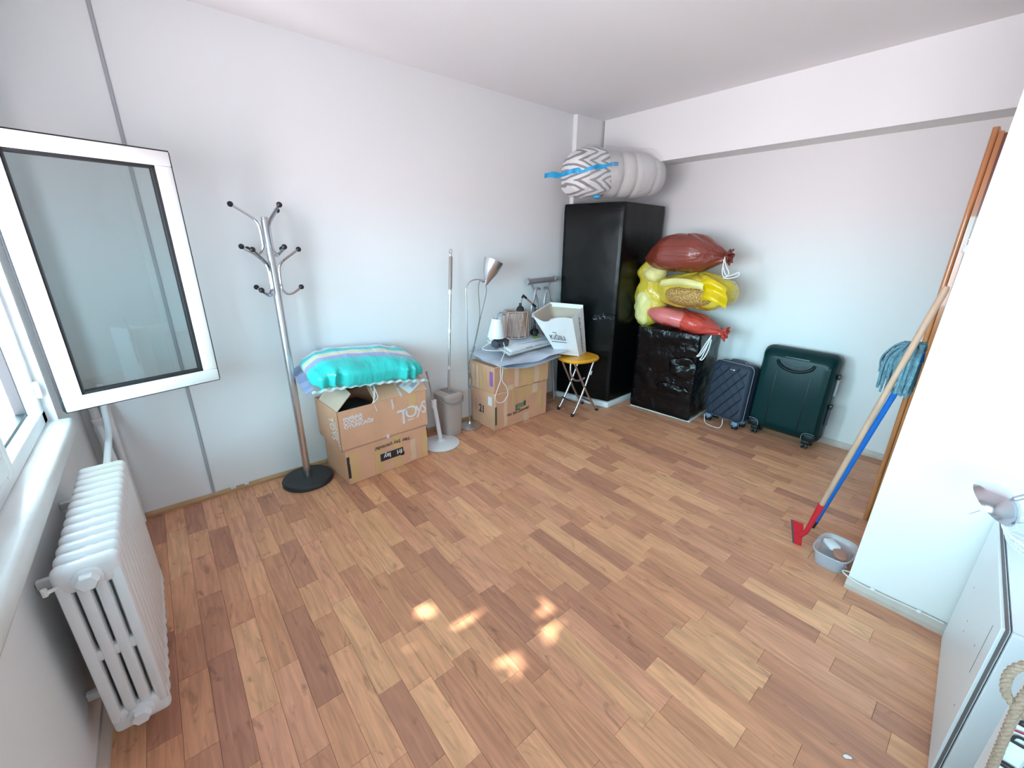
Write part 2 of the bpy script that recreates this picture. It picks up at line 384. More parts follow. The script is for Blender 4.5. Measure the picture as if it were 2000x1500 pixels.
for zt in (0,):
    um.add([(-.5, -.5, -1), (.5, -.5, -1), (.5, .5, -1), (-.5, .5, -1), (-.5, -.5, -.12), (.5, -.5, -.12), (.5, .5, -.12), (-.5, .5, -.12),
            (-.5+ch, -.5+.003, 0), (.5-ch, -.5+.003, 0), (.5-ch, .5-.003, 0), (-.5+ch, .5-.003, 0)],
           [(0, 1, 5, 4), (1, 2, 6, 5), (2, 3, 7, 6), (3, 0, 4, 7), (4, 5, 9, 8), (5, 6, 10, 9), (6, 7, 11, 10), (7, 4, 8, 11), (8, 9, 10, 11)])
pl0 = um.build('plank', 'laminate', floor); first = True
def area(p):
    v = inview((p[0]+p[1])/2, (p[2]+p[3])/2)
    return (p[3]-p[2])/v[2]**3*(-1) if v else 1
pieces.sort(key=area)
seen = [p for p in pieces if area(p) < 0]
near, rest = seen[:299], seen[299:]+[p for p in pieces if area(p) > 0]
for xa, xb, a, b, t in near:
    o = pl0 if first else pl0.copy()
    if not first: COL.objects.link(o); o.parent = floor
    first = False
    o.location = ((xa+xb)/2, (a+b)/2, rnd.uniform(-.0002, .0)); o.scale = (xb-xa-.0006, b-a-.0006, .009)
    q = rnd.uniform(.95, 1.05); o.color = tuple(c*q for c in TONES[t])+(1,)
for tn in 'L m d'.split():
    gg = G()
    for i, (xa, xb, a, b, t) in enumerate(rest):
        if {'L': 'L', 'l': 'L', 'm': 'm', 'p': 'm', 'd': 'd', 'D': 'd'}[t] != tn: continue
        T = Matrix.Translation(((xa+xb)/2, (a+b)/2, 0)) @ Matrix.Diagonal((xb-xa-.0006, b-a-.0006, .009, 1))
        gg.add(um.v, um.f, False, T)
    o = gg.build('plank', 'laminate', floor); o['kind'] = 'stuff'; o.color = TONES[{'L': 'l', 'm': 'm', 'd': 'd'}[tn]]+(1,)

g = G(); g.box(((XB+XW)/2, (YA+YF)/2, ZC+.06), (XB-XW+.4, YA-YF+.4, .12)); struct(g.build('ceiling', 'ceiling'), 'plain white painted ceiling')
# back wall (long wall with the coat stand)
g = G(); g.box(((XB+XW)/2, YA+.08, ZC/2), (XB-XW+.5, .16, ZC)); wb = struct(g.build('wall_back', 'wall_back'), 'long white wall behind the coat stand and boxes')
g = G(); g.box((.03, YA-.002, ZC/2), (.017, .004, ZC-.02)); struct(g.build('trim_1', 'pipe_grey'), 'narrow grey vertical strip on the white wall behind the open window')
g = G(); g.box((.03, YA-.006, ZC/2-.01), (.010, .008, ZC-.04)); g.build('strip_core', 'pipe_grey', None).parent = bpy.data.objects['trim_1']
# pillar in the far corner
g = G(); P_ = [(3.345, YA+.02), (3.375, 3.056), (3.75, 3.05), (XB+.05, 3.045), (XB+.05, YA+.02)]
g.add([(x, y, z) for z in (0, ZC) for x, y in P_], [(0, 1, 2, 3, 4), (9, 8, 7, 6, 5)]+[(i, (i+1) % 5, 5+(i+1) % 5, 5+i) for i in range(5)])
struct(g.build('wall_corner_pillar', 'wall'), 'shallow pillar in the far corner behind the tall black wrapped box')
# far wall with the beam
g = G(); g.box((XB+.08, (YA+YF)/2, ZC/2), (.16, YA-YF+.4, ZC)); struct(g.build('wall_right', 'wall'), 'white far wall behind the suitcases')
g = G(); XM = 3.74
pr_ = [(XM, 2.34), (XM, ZC+.01), (XB+.02, ZC+.01), (XB+.02, 2.383)]
g.add([(x, y, z) for y in (YF, 3.02) for x, z in pr_], [(0, 1, 2, 3), (7, 6, 5, 4)]+[(i, i+4, (i+1) % 4+4, (i+1) % 4) for i in range(4)])
struct(g.build('trim_2', 'wall'), 'boxed ceiling beam along the top of the far wall')
# near right wall block with its end edge
g = G(); q = [(2.37, .173, 0), (2.37, .138, ZC), (3.26, .173, 0), (3.26, .150, ZC)]
g.add([(2.37, YF, 0), (2.37, YF, ZC), (2.37, .138, ZC), (2.37, .173, 0), (3.26, YF, 0), (3.26, YF, ZC), (3.26, .138, ZC), (3.26, .173, 0)],
      [(0, 1, 2, 3), (4, 7, 6, 5), (0, 4, 5, 1), (3, 2, 6, 7), (0, 3, 7, 4), (1, 5, 6, 2)])
struct(g.build('wall_near_right', 'wall'), 'bright white wall end on the right beside the mop and squeegee')
g = G(); g.box(((XB+XW)/2, YF-.08, ZC/2), (XB-XW+.4, .16, ZC)); struct(g.build('wall_front', 'wall'), 'white wall behind the viewer')
# window wall
g = G(); T_ = .16; xc = XW-T_/2; ys0, ys1, zs0, zs1 = -1.25, 2.57, .86, 2.05
g.box((xc, (YA+YF)/2, zs0/2), (T_, YA-YF, zs0)); g.box((xc, (YA+YF)/2, (zs1+ZC)/2), (T_, YA-YF, ZC-zs1))
g.box((xc, (ys1+YA)/2, (zs0+zs1)/2), (T_, YA-ys1, zs1-zs0)); g.box((xc, (ys0+YF)/2, (zs0+zs1)/2), (T_, ys0-YF, zs1-zs0))
struct(g.build('wall_left', 'wall'), 'white window wall on the left behind the radiator')
g = G(); g.box((-.445, (ys0+ys1)/2, .832), (.105, ys1-ys0+.02, .075), bev=.018, seg=3)
struct(g.build('trim_3', 'sill'), 'thick white painted window sill above the radiator')
# window frame
w1 = thing('window_1', 'white plastic window with one leaf swung open', None, (-.50, .66, .87), kind='structure')
fx, fd = -.505, .07
g = G(); g.box((fx, (ys0+ys1)/2, .898), (fd, ys1-ys0, .056), bev=.006); g.box((fx, (ys0+ys1)/2, 2.025), (fd, ys1-ys0, .05), bev=.006)
g.box((fx, 2.54, 1.46), (fd, .062, 1.18), bev=.006); g.box((fx, ys0+.03, 1.46), (fd, .06, 1.18), bev=.006)
g.build('window_frame', 'pvc', w1, True)
for ym in (1.915, 1.0, 0.05):
    g = G(); g.box((fx+.004, ym, 1.46), (fd, .075, 1.12), bev=.008); g.box((fx+.03, ym, 1.46), (.012, .03, 1.1), bev=.004); g.build('mullion', 'pvc', w1, True)
def rect_frame(g, y0, y1, z0, z1, w, x, d, bev=.005):
    g.box((x, (y0+y1)/2, z0+w/2), (d, y1-y0, w), bev=bev); g.box((x, (y0+y1)/2, z1-w/2), (d, y1-y0, w), bev=bev)
    g.box((x, y0+w/2, (z0+z1)/2), (d, w, z1-z0-2*w), bev=bev); g.box((x, y1-w/2, (z0+z1)/2), (d, w, z1-z0-2*w), bev=bev); return g
rect_frame(G(), 1.953, 2.509, .926, 2.0, .012, fx-.02, .03, 0).build('gasket', 'gasket', w1, True)
for y0, y1 in ((1.04, 1.875), (.09, .96), (-1.19, .01)):
    fr = rect_frame(G(), y0, y1, .928, 2.0, .06, fx+.012, .07).build('casement', 'pvc', w1, True)
    rect_frame(G(), y0+.06, y1-.06, .988, 1.94, .010, fx+.02, .05, 0).build('gasket', 'gasket', fr, True)
    G().box((fx, (y0+y1)/2, 1.464), (.006, y1-y0-.13, .94)).build('pane', 'glass', fr, True)
for zz in (1.02, 1.9): G().box((-.463, 2.535, zz), (.022, .02, .07), bev=.004).build('hinge', 'pvc', w1, True)
# the open leaf
H_, E_ = Vector((-.405, 2.545, 0)), Vector((.166, 2.695, 0)); L_ = (E_-H_).length; az = math.atan2((E_-H_).y, (E_-H_).x)
zb, zt = .905, 2.005
leaf = thing('window_2', 'open white window leaf swung into the room, black rubber round its edge and pane', None, (H_.x, H_.y, zb), az, kind='structure')
hh = zt-zb; w = .062
g = G()
for (x0, x1, z0, z1) in ((0, L_, 0, w), (0, L_, hh-w, hh), (0, w, w, hh-w), (L_-w, L_, w, hh-w)):
    g.box(((x0+x1)/2, 0, (z0+z1)/2), (x1-x0, .058, z1-z0), bev=.004)
g.build('leaf_frame', 'pvc', leaf)
g = G(); t_ = .012
for (x0, x1, z0, z1) in ((-.004, L_+.006, -.007, t_-.008), (-.004, L_+.006, hh-.004, hh+.007), (L_-.002, L_+.008, 0, hh), (-.008, .002, 0, hh)):
    g.box(((x0+x1)/2, .0, (z0+z1)/2), (x1-x0, .030, z1-z0), bev=.002)
g.build('outer_gasket', 'gasket', leaf)
g = G()
for (x0, x1, z0, z1) in ((w, L_-w, w, w+t_), (w, L_-w, hh-w-t_, hh-w), (w, w+t_, w, hh-w), (L_-w-t_, L_-w, w, hh-w)):
    g.box(((x0+x1)/2, 0, (z0+z1)/2), (x1-x0, .04, z1-z0))
g.build('pane_gasket', 'gasket', leaf)
G().box((L_/2, 0, hh/2), (L_-2*w-.01, .006, hh-2*w-.01)).build('pane', 'glass', leaf)
# skirtings
def skirt(name, a, b, mt, label, h=.035, d=.014):
    a, b = Vector(a), Vector(b); L = (b-a).length; an = math.atan2((b-a).y, (b-a).x); T = Matrix.Translation((a.x, a.y, 0)) @ Matrix.Rotation(an, 4, 'Z')
    pr = [(0, 0), (-d, 0), (-d, h*.45), (-d*.6, h*.8), (-d*.35, h), (0, h)]; k = len(pr)
    g = G(); g.add([(x, y, z) for x in (0, L) for y, z in pr], [tuple(range(k)), tuple(reversed(range(k, 2*k)))]+[(i, (i+1) % k, (i+1) % k+k, i+k) for i in range(k)], False, T)
    return struct(g.build(name, mt), label)
bb = skirt('baseboard_back', (XW, YA), (.135, YA), 'skirting_wood', 'thin wooden skirting along the long wall behind the coat stand')
for a_, b_ in (((.135, YA), (.215, YA)), ((.215, YA), (3.35, YA))):
    o = skirt('skirting_piece', a_, b_, 'skirting_wood', None, .033 if a_[0] < .2 else .035, .011 if a_[0] < .2 else .014); o.parent = bb; del o['kind']
g = G()
for x in (.13, .145, .21, .222): g.blob((x, YA-.012, .032), (.008, .008, .008), nu=8, nv=6, nz=.004, seed=x*9)
g.build('filler_blob', 'white', bb)
skirt('baseboard_right', (XB, 3.0), (XB, YF), 'skirting_pale', 'pale skirting along the far wall beside the green suitcase', .05, .02)
skirt('baseboard_near_right', (2.37, .175), (2.37, -.19), 'skirting_pale', 'pale skirting with a white cable at the foot of the near right wall', .055, .022)
skirt('baseboard_left', (XW, YF), (XW, YA), 'skirting_pale', 'pale skirting under the radiator on the window wall', .06, .02)
bpy.data.objects['baseboard_left'].matrix_world = Matrix.Translation((0, 0, 0))
# profile of left skirting must face the room: rebuild mirrored
bpy.data.objects.remove(bpy.data.objects['baseboard_left'])
skirt('baseboard_left', (XW, YA), (XW, YF), 'skirting_pale', 'pale skirting under the radiator on the window wall', .06, -.02)
# door casing at the end of the wall
d1 = thing('door_1', 'brown varnished wooden door casing rising beside the near right wall', None, (3.12, .20, 0), kind='structure')
def prism(pts, z0, z1, name, mt, par, z1b=None):
    g = G(); k = len(pts)
    g.add([(x, y, z) for z in (z0, z1) for x, y in pts], [tuple(reversed(range(k))), tuple(range(k, 2*k))]+[(i, (i+1) % k, (i+1) % k+k, i+k) for i in range(k)])
    return g.build(name, mt, par, True)
prism([(3.112, .206), (3.112, .224), (3.26, .224), (3.26, .206)], .0, 2.13, 'flat_board', 'casing', d1)
bead = [(3.26, .2245)]+[(3.109+.011-.011*math.cos(a), .2370+.012*math.sin(a)) for a in [R(x) for x in range(-80, 100, 15)]]+[(3.26, .249)]
prism(bead, .0, 2.15, 'bead', 'casing', d1)
prism([(3.118, .186), (3.106, .196), (3.106, .2055), (3.26, .2055), (3.26, .186)], .0, 2.12, 'dark_edge', 'casing_dark', d1)
g = G(); g.blob((3.108, .200, 1.63), (.006, .014, .035), nu=12, nv=8, nz=.008, nsc=20, seed=4); g.build('paint_chip', 'white', d1, True)
# tree outside, whose gaps let the sun flecks through
spots = [(.539, 1.203, .045), (.816, 1.238, .045), (1.03, .985, .05), (.837, .97, .05), (1.144, 1.053, .02), (1.182, .886, .015), (.671, 1.383, .025)]
S = SUN_DIR; U_ = S.cross(Vector((0, 0, 1))).normalized(); V_ = S.cross(U_).normalized()
org = Vector((.85, 1.05, 0))-S*5.6
tree = thing('tree', 'leafy tree outside the window whose leaves break up the sunlight', 'tree', (org.x, org.y, -6.0))
g = G(); rl = random.Random(5)
def hit(p):
    t = -p.z/S.z; q = p+S*t; return q.x, q.y
for layer in range(3):
    a = -2.7
    while a < 2.7:
        b = -1.5
        while b < 1.5:
            p = org+U_*(a+rl.uniform(-.02, .02))+V_*(b+rl.uniform(-.02, .02))+S*(layer*.22+rl.uniform(-.08, .08))
            hx, hy = hit(p); sz = .062
            if (.90 < hx < .975 and hy < 1.12) or not any(((hx-x)/(r*1.2+.057))**2+((hy-y)/(r*.6+.052))**2 < 1 for x, y, r in spots):
                ru = rl.uniform(0, 6.28); u = U_*math.cos(ru)+V_*math.sin(ru); v = -U_*math.sin(ru)+V_*math.cos(ru)
                v = (v+S*rl.uniform(-.35, .35)).normalized()
                g.add([p-u*sz, p-v*sz*.75, p+u*sz, p+v*sz*.75, p-u*sz*.5-v*sz*.72, p+u*sz*.5+v*sz*.72], [(0, 4, 1, 2, 5, 3)])
            b += .062
        a += .062
fo = g.build('foliage', 'leaf', tree, True); fo['kind'] = 'stuff'
g = G(); top = org+S*.9
g.tube(bez([(org.x, org.y, -6), (org.x+.1, org.y, -2), (org.x-.05, org.y+.05, 2.2), (org.x, org.y, org.z)], 6), [.22-.007*i for i in range(19)], 10)
g.build('trunk', 'bark', tree, True)
g = G()
for i in range(9):
    a = -2.2+i*.55; g.tube(bez([Vector((org.x, org.y, 2.4)), org+U_*a*.5-V_*.2-S*.3, org+U_*a+V_*rl.uniform(-1, 1)-S*.25], 5), [.05-.0035*k for k in range(11)], 6)
g.build('branches', 'bark', tree, True)
# ================================================================ RADIATOR AND PIPES
rad = thing('radiator', 'white cast iron column radiator under the window sill', 'radiator', (-.312, 1.50, 0))
def sec_mesh():
    g = G()
    for i in range(4): g.box(((i-1.5)*.0375, .028, .425), (.030, .050, .56), bev=.010, seg=2)
    g.box((0, .028, .705), (.146, .050, .090), bev=.021, seg=4); g.box((0, .028, .145), (.146, .048, .090), bev=.018, seg=3)
    g.box((0, .028, .42), (.13, .040, .045), bev=.012)
    return g
s0 = sec_mesh().build('radiator_section', 'radiator', rad)
for i in range(13):
    o = s0 if i == 0 else s0.copy()
    if i: COL.objects.link(o); o.parent = rad
    o.location = (0, i*.0575, 0)
hubm = G().lathe([(.03, 0), (.03, .70)], 16, Matrix.Rotation(R(-90), 4, 'X'))
for z in (.71, .14):
    o = hubm.build('hub', 'radiator', rad); o.location = (0, .02, z)
for z in (.70, .15):
    g = G(); g.lathe([(.034, 0), (.034, .012), (.030, .014)], 16, Matrix.Rotation(R(90), 4, 'X')); g.lathe([(.026, .010), (.026, .030), (.022, .034)], 6, Matrix.Rotation(R(90), 4, 'X'))
    o = g.build('end_plug', 'radiator', rad); o.location = (.0, .006, z)
g = G(); g.tube([(-.06, .01, .70), (-.085, .0, .70)], .006, 8); g.tube([(-.085, -.0, .692), (-.085, -.0, .714)], .007, 8); g.build('bleed_valve', 'radiator', rad)
for y in (.12, .62):
    G().box((-.098, y, .66), (.055, .02, .03), bev=.004).build('bracket', 'radiator', rad); G().box((-.098, y, .20), (.055, .02, .03), bev=.004).build('bracket', 'radiator', rad)
pipes = thing('heating_pipes', 'white painted heating pipes with elbows in the corner behind the radiator', 'pipe', (-.33, 2.95, 0))
g = G(); g.tube([(-.335, 3.050, 0), (-.335, 3.050, .88)], .015, 12); g.build('riser', 'radiator', pipes, True)
g = G(); g.tube([(-.385, 3.045, 0), (-.385, 3.045, .86)], .020, 12); g.build('riser', 'radiator', pipes, True)
g = G(); g.tube(bez([(-.335, 3.04, .80), (-.335, 2.97, .77), (-.325, 2.80, .70), (-.315, 2.45, .69), (-.312, 2.25, .69)], 6), .014, 10); g.build('supply_pipe', 'radiator', pipes, True)
g = G(); g.tube(bez([(-.385, 3.04, .66), (-.37, 2.97, .60), (-.33, 2.80, .30), (-.315, 2.5, .16), (-.312, 2.25, .15)], 6), .014, 10); g.build('return_pipe', 'radiator', pipes, True)
for p in ((-.335, 3.05, .80), (-.385, 3.04, .66)):
    g = G(); g.lathe([(.021, -.04), (.024, -.035), (.024, -.02), (.020, -.015), (.020, .015), (.024, .02), (.024, .035), (.021, .04)], 12, c=p); g.build('fitting', 'radiator', pipes, True)

# ================================================================ COAT STAND
cs = thing('coat_stand', 'tall silver coat stand with black round base and black ball tipped hooks', 'coat stand', (.57, 2.915, 0))
g = G(); g.lathe([(.150, 0), (.166, .004), (.168, .022), (.160, .034), (.05, .038), (.03, .040)], 48); g.build('base', 'base_black', cs)
g = G(); g.lathe([(.0235, .036), (.0235, 1.30), (.0215, 1.31), (.0215, 1.735), (.019, 1.745)], 24); g.build('pole', 'steel', cs)
g = G(); g.lathe([(.019, 1.744), (.018, 1.752), (.004, 1.754)], 20); g.build('pole_cap', 'dullsteel', cs)
def hook(angle, z0, ball=True):
    P = [(.155, z0), (.112, z0-.03), (.070, z0-.060), (.045, z0-.085), (.033, z0-.12), (.030, z0-.20), (.034, z0-.235), (.055, z0-.262), (.085, z0-.262), (.115, z0-.245), (.140, z0-.225)]
    pt = bez([(r, 0, z) for r, z in P], 4); T = Matrix.Rotation(R(angle), 4, 'Z')
    h = G().tube([T @ p for p in pt], .0072, 8).build('hook', 'chrome', cs)
    for k, (r, z) in enumerate((P[0], P[-1])):
        if not ball and k: continue
        q = T @ Vector((r, 0, z)); G().blob(q, (.0155, .0155, .0155), e=(1, 1), nu=16, nv=10).build('ball_tip', 'black', h)
for a, z in ((172, 1.815), (292, 1.815), (50, 1.80), (226, 1.575), (128, 1.575), (-8, 1.575)): hook(a, z)

# ================================================================ BOXES BY THE COAT STAND
def carton(th, x0, x1, y0, y1, z0, z1, inset=0.0):
    g = G(); g.box(((x0+x1)/2, (y0+y1)/2, (z0+z1)/2), (x1-x0, y1-y0, z1-z0), bev=.004, seg=1); return g
lb = thing('cardboard_box', 'brown cardboard box taped shut, lower one of the two beside the coat stand', 'box', (1.08, 2.87, 0), R(3.4), group=None)
W, D, Hh = .645, .385, .268
carton(None, -W/2, W/2, -D/2, D/2, 0, Hh).build('body', 'card', lb)
fy = -D/2-.0012
def strip(par, x0, x1, z0, z1, mt='tape', y=fy, nm='tape', over=0, wob=.004):
    g = G(); g.sheet(lambda u, v: (x0+(x1-x0)*u+wob*math.sin(v*9+x0*30), y-.0006*math.sin(u*30+v*20), z0+(z1-z0)*v), 6, 8, .0008); return g.build(nm, mt, par)
strip(lb, -.30, -.235, .01, .235); strip(lb, -.12, -.055, .01, .20); strip(lb, .03, .10, .0, .268); strip(lb, .17, .215, .02, .19, 'tape_clear'); strip(lb, .27, .318, .005, .22)
for y_ in (-.03, .03): pass
text('lettering', 'Her şey çıtırında!', .040, 'print_black', lb, (.165, fy-.003, .222), (-1, 0, .0), (0, 0, -1), world=False, sx=.98)
g = G(); g.box((-.005+.02, fy-.001, .125), (.185, .002, .060), bev=.0009)
g.box((.10, fy-.001, .103), (.03, .002, .03), bev=.0009); g.build('logo_patch', 'print_black', lb)
text('logo_lettering', 'fri', .052, 'print_white', lb, (.098, fy-.003, .145), (-1, 0, 0), (0, 0, -1), world=False, bold=.001); text('logo_lettering', 'lay', .052, 'print_white', lb, (.005, fy-.003, .145), (-1, 0, 0), (0, 0, -1), world=False, bold=.001)
g = G(); g.box((-W/2+.012, fy, .135), (.020, .0012, .165)); g.build('print_bar', 'print_black', lb)
g = G(); g.box((W/2-.001, fy+.01, .235), (.006, .022, .03)); g.build('corner_patch', 'print_black', lb)
lb_i = Matrix.Identity(4)

tb = thing('toy_box', 'open brown cardboard box with white lettering stacked on the taped box beside the coat stand', 'box', (1.075, 2.875, .269), R(3.4))
W, D, Hh = .68, .40, .290; t = .005
g = G(); g.box((0, 0, .004), (W, D, .006))
g.box((0, -D/2+t/2, Hh/2), (W, t, Hh)); g.box((0, D/2-t/2, Hh/2), (W, t, Hh)); g.box((-W/2+t/2, 0, Hh/2), (t, D, Hh)); g.box((W/2-t/2, 0, Hh/2), (t, D, Hh))
g.build('body', 'card', tb)
fy = -D/2-.001
# flaps: front flap (carries the label), left flap, back flap
FA = Matrix.Translation((.09, -D/2, Hh)) @ Matrix.Rotation(R(38), 4, 'X')
g = G(); g.sheet(lambda u, v: FA @ Vector((-.16+.42*u, .002+.175*v, .0)), 2, 2, .005)
ff = g.build('front_flap', 'card', tb)
g = G(); g.sheet(lambda u, v: (-W/2+.004+.125*u, -D/2+.004+.32*v+.05*u*(1-v), Hh+.002+.085*u+.05*v*u), 3, 3, .005); g.build('side_flap', 'card_in', tb)
g = G(); g.sheet(lambda u, v: (-.20+.54*u, D/2-.01-.16*v, Hh+.10*v), 2, 2, .005); g.build('back_flap', 'card', tb)
def onflap(x, y): return FA @ Vector((x, y, .004))
ux = (FA.to_3x3() @ Vector((1, 0, 0))); uy = (FA.to_3x3() @ Vector((0, 1, 0)))
LT = FA @ Matrix.Translation((.150, .078, .0035)) @ Matrix.Rotation(R(28), 4, 'Z') @ Matrix.Scale(1.15, 4)
g = G(); g.box((0, 0, 0), (.125, .085, .0012), mx=None); lab = G().add(g.v, g.f, False, LT).build('address_label', 'paper', tb)
rb = random.Random(2); g = G(); x = -.015
while x < .045:
    w_ = rb.choice((.0015, .002, .003)); g.box((x, -.018, .001), (w_, .028, .0006)); x += w_+rb.choice((.0015, .0025))
g2 = G().add(g.v, g.f, False, LT); g2.build('barcode', 'print_grey', lab)
for c_, d_ in (((-.03, .02, .001), (.03, .004, .0006)), ((.02, .02, .001), (.018, .008, .0006)), ((.035, .006, .001), (.03, .006, .0006))):
    g = G().box(c_, d_); G().add(g.v, g.f, False, LT).build('label_text', 'print_grey', lab)
text('tape_lettering', 'TOYSELL TOYSELL', .021, 'print_white', tb, FA @ Vector((.035, .165, .004)), -uy, ux, world=False, bold=.001)
text('tape_lettering', 'TOYSELL', .021, 'print_white', tb, (.045, fy-.001, Hh-.005), (.15, 0, -1), (1, 0, .15), world=False, bold=.001)
text('edge_lettering', 'TOYSELL TOYSELL', .016, 'print_white', tb, FA @ Vector((-.145, .165, .004)), -uy, ux, world=False, bold=.001)
text('lettering', 'T', .165, 'print_white', tb, (.085, fy-.001, .070), (1, 0, 0), (0, 0, 1), world=False, bold=.001)
text('lettering', 'O', .132, 'print_white', tb, (.148, fy-.001, .105), (1, 0, 0), (0, 0, 1), world=False, bold=.001)
text('lettering', 'y', .140, 'print_white', tb, (.240, fy-.001, .120), (1, 0, 0), (0, 0, 1), world=False)
text('lettering', 'S', .140, 'print_white', tb, (.288, fy-.001, .112), (1, 0, 0), (0, 0, 1), world=False, sx=.68, bold=.001)
G().box((.195, fy-.0005, .088), (.055, .001, .008)).build('underline', 'print_white', tb)
for i, s_ in enumerate(('mutluluk', 'ÇOCUK', 'OYUNCAĞI!')):
    text('slogan', s_, .036, 'print_white', tb, (-.305, fy-.001, .222-.031*i), (1, 0, 0), (0, 0, 1), world=False, bold=.0012, sx=1.05)
text('side_lettering', 'TOYS', .12, 'print_white', tb, (-W/2-.001, -.03, .21), (0, -.25, -1), (0, -1, .2), world=False, sx=.55)
text('side_slogan', 'OYUNCAĞI!', .035, 'print_white', tb, (-W/2-.001, -.13, .20), (0, -.25, -1), (0, -1, .2), world=False)
strip(tb, .19, .25, .15, .285, 'tape', fy)
g = G(); g.sheet(lambda u, v: (-.01+.02*u, fy-.001, -.005+.03*v), 2, 2, .001); g.build('sticker', 'print_white', tb)
# black helmet-like pot and cable inside
hp = thing('black_pot', 'black rounded pot seen through the opening of the toy box', 'pot', (.915, 2.835, .300))
g = G(); g.lathe([(.05, 0), (.11, .01), (.13, .09), (.135, .17), (.115, .225), (.07, .25), (.01, .258)], 28, sq=.9); g.build('shell', 'black', hp)
g = G(); g.tube([(.137*math.cos(a), .124*math.sin(a), .17) for a in [2*PI*i/28 for i in range(28)]], .006, 8, closed=True); g.build('rim', 'darkgrey', hp)
cb1 = G().tube(bez([(.99, 2.73, .30), (1.0, 2.70, .52), (1.015, 2.69, .57), (1.04, 2.72, .64), (1.05, 2.78, .68)], 8), .005, 8).build('cable', 'cable_white')
tag(cb1, 'white cable coming out of the opening of the toy box', 'cable')
cb2 = G().tube(bez([(1.02, 2.66, .50), (1.01, 2.675, .56), (1.035, 2.66, .60), (1.03, 2.70, .67)], 8), .0025, 6).build('string', 'cable_white')
tag(cb2, 'thin white string hanging over the front edge of the toy box', 'string')
# printed pillow pack
M['pack'] = bands('printed_pack', 1, 3.1, [(0.0, (.04, .62, .58)), (.20, (.02, .60, .58)), (.34, (.05, .66, .62)), (.40, (.35, .40, .66)), (.52, (.40, .45, .70)), (.56, (.80, .80, .85)), (.62, (.85, .72, .25)), (.66, (.75, .82, .85)), (.74, (.06, .62, .62)), (.86, (.10, .60, .60)), (.90, (.80, .82, .85)), (1.0, (.45, .55, .75))], rough=.25, bump=1.0, warp=.20, bscale=8, bstretch=(2.5, .7, 1), off=.42)
def pk(q):
    k = abs(q.x)/.43; e = max(0, (k-.75)/.25); q = Vector((q.x, q.y*(1+.06*e), q.z*(1-.55*e)))
    q.z += .012*math.sin(q.x*46+q.y*9+3*math.sin(q.x*17))*max(0, -q.y/.2); q.y += .015*math.sin(q.x*55+2*math.sin(q.x*23))*(.5+abs(q.y)*3)
    q.z -= .022*(q.x/.4)**2
    return q
pb = thing('pillow_pack', 'turquoise striped plastic pillow pack lying on top of the toy box', 'pillow', (1.035, 2.835, .800), R(-2), rx=R(13), ry=R(5))
g = G(); g.blob((0, 0, 0), (.395, .205, .088), e=(.62, .42), nz=.014, nsc=5, nu=96, nv=36, fn=pk); g.build('pack', 'pack', pb)
g = G(); g.sheet(lambda u, v: (-.40+.80*u, -.200-.018*v-.004*math.sin(u*60), -.040-.01*v+.006*math.sin(u*80)-.022*(2*u-1)**2), 60, 3, .002); g.build('sealed_edge', mat('silver_seam', (.55, .65, .65), .25, bump=.8, bscale=60), pb)
g = G(); g.sheet(lambda u, v: (-.385-.055*u*(1-.3*abs(v-.5)), -.19+.36*v, -.055-.03*u+.006*math.sin(v*22)), 4, 20, .002); g.build('corner_flap', mat('pack_flap', (.28, .33, .52), .3, bump=.5, bscale=20), pb)

# ================================================================ STAND BASE, MOP BUCKET, FLOOR LAMP
fs = thing('round_pole_base', 'white round pole base with white sleeve and thin metal rod beside the mop bucket', 'stand', (1.60, 2.815, 0))
g = G(); g.lathe([(.150, 0), (.158, .004), (.157, .012), (.14, .020), (.05, .030), (.032, .036), (.024, .05)], 40); g.build('base', 'white', fs)
tp = Vector((-.035, .02, .38))
g = G(); g.tube([Vector((0, 0, .03)), tp*.45+Vector((0, 0, .02)), tp], [.019, .0185, .018], 16); g.build('sleeve', 'white', fs)
g = G(); g.tube([tp-Vector((0, 0, .045)), tp+Vector((0, 0, .02))], [.024, .023], 16); g.build('collar', 'white', fs)
g = G(); g.tube([tp, tp+Vector((-.04, .015, .25))], .0065, 10); g.tube([tp+Vector((-.04, .015, .25)), tp+Vector((-.042, .016, .27))], .009, 10); g.build('rod', 'dullsteel', fs)
bk = thing('mop_bucket', 'beige tapered mop bucket with a tall mop standing in it', 'bucket', (1.775, 2.945, 0), R(4))
def rr(rx_, ry_, z, n=36, e=.45): return [(math.copysign(abs(math.cos(a))**e, math.cos(a))*rx_, math.copysign(abs(math.sin(a))**e, math.sin(a))*ry_, z) for a in [2*PI*i/n for i in range(n)]]
def loft(g, rings, caps=True, smooth=True):
    n = len(rings[0]); vs = [v for r in rings for v in r]; fs = [(i*n+j, i*n+(j+1) % n, (i+1)*n+(j+1) % n, (i+1)*n+j) for i in range(len(rings)-1) for j in range(n)]
    if caps: fs += [tuple(reversed(range(n))), tuple((len(rings)-1)*n+j for j in range(n))]
    return g.add(vs, fs, smooth)
loft(G(), [rr(.078, .078, 0), rr(.082, .082, .01), rr(.098, .095, .335), rr(.098, .095, .355)]).build('body', 'beige', bk)
loft(G(), [rr(.101, .098, .355), rr(.103, .10, .36), rr(.102, .099, .385), rr(.08, .08, .398), rr(.04, .07, .400)]).build('lid', 'beige', bk)
g = G(); g.box((0, 0, .402), (.07, .15, .012), bev=.004); g.build('slot', 'beige_dark', bk)
g = G(); g.tube(bez([(-.103, 0, .37), (-.104, -.06, .345), (-.05, -.110, .318), (.05, -.112, .318), (.104, -.06, .345), (.103, 0, .37)], 6), .011, 8, flat=.5); g.build('carry_handle', 'beige_dark', bk)
mp_ = thing('flat_mop', 'tall silver mop with brown grip standing in the beige bucket', 'mop', (1.768, 2.93, .40))
a0, a1 = Vector((1.768, 2.93, .40)), Vector((1.875, 2.985, 1.56))
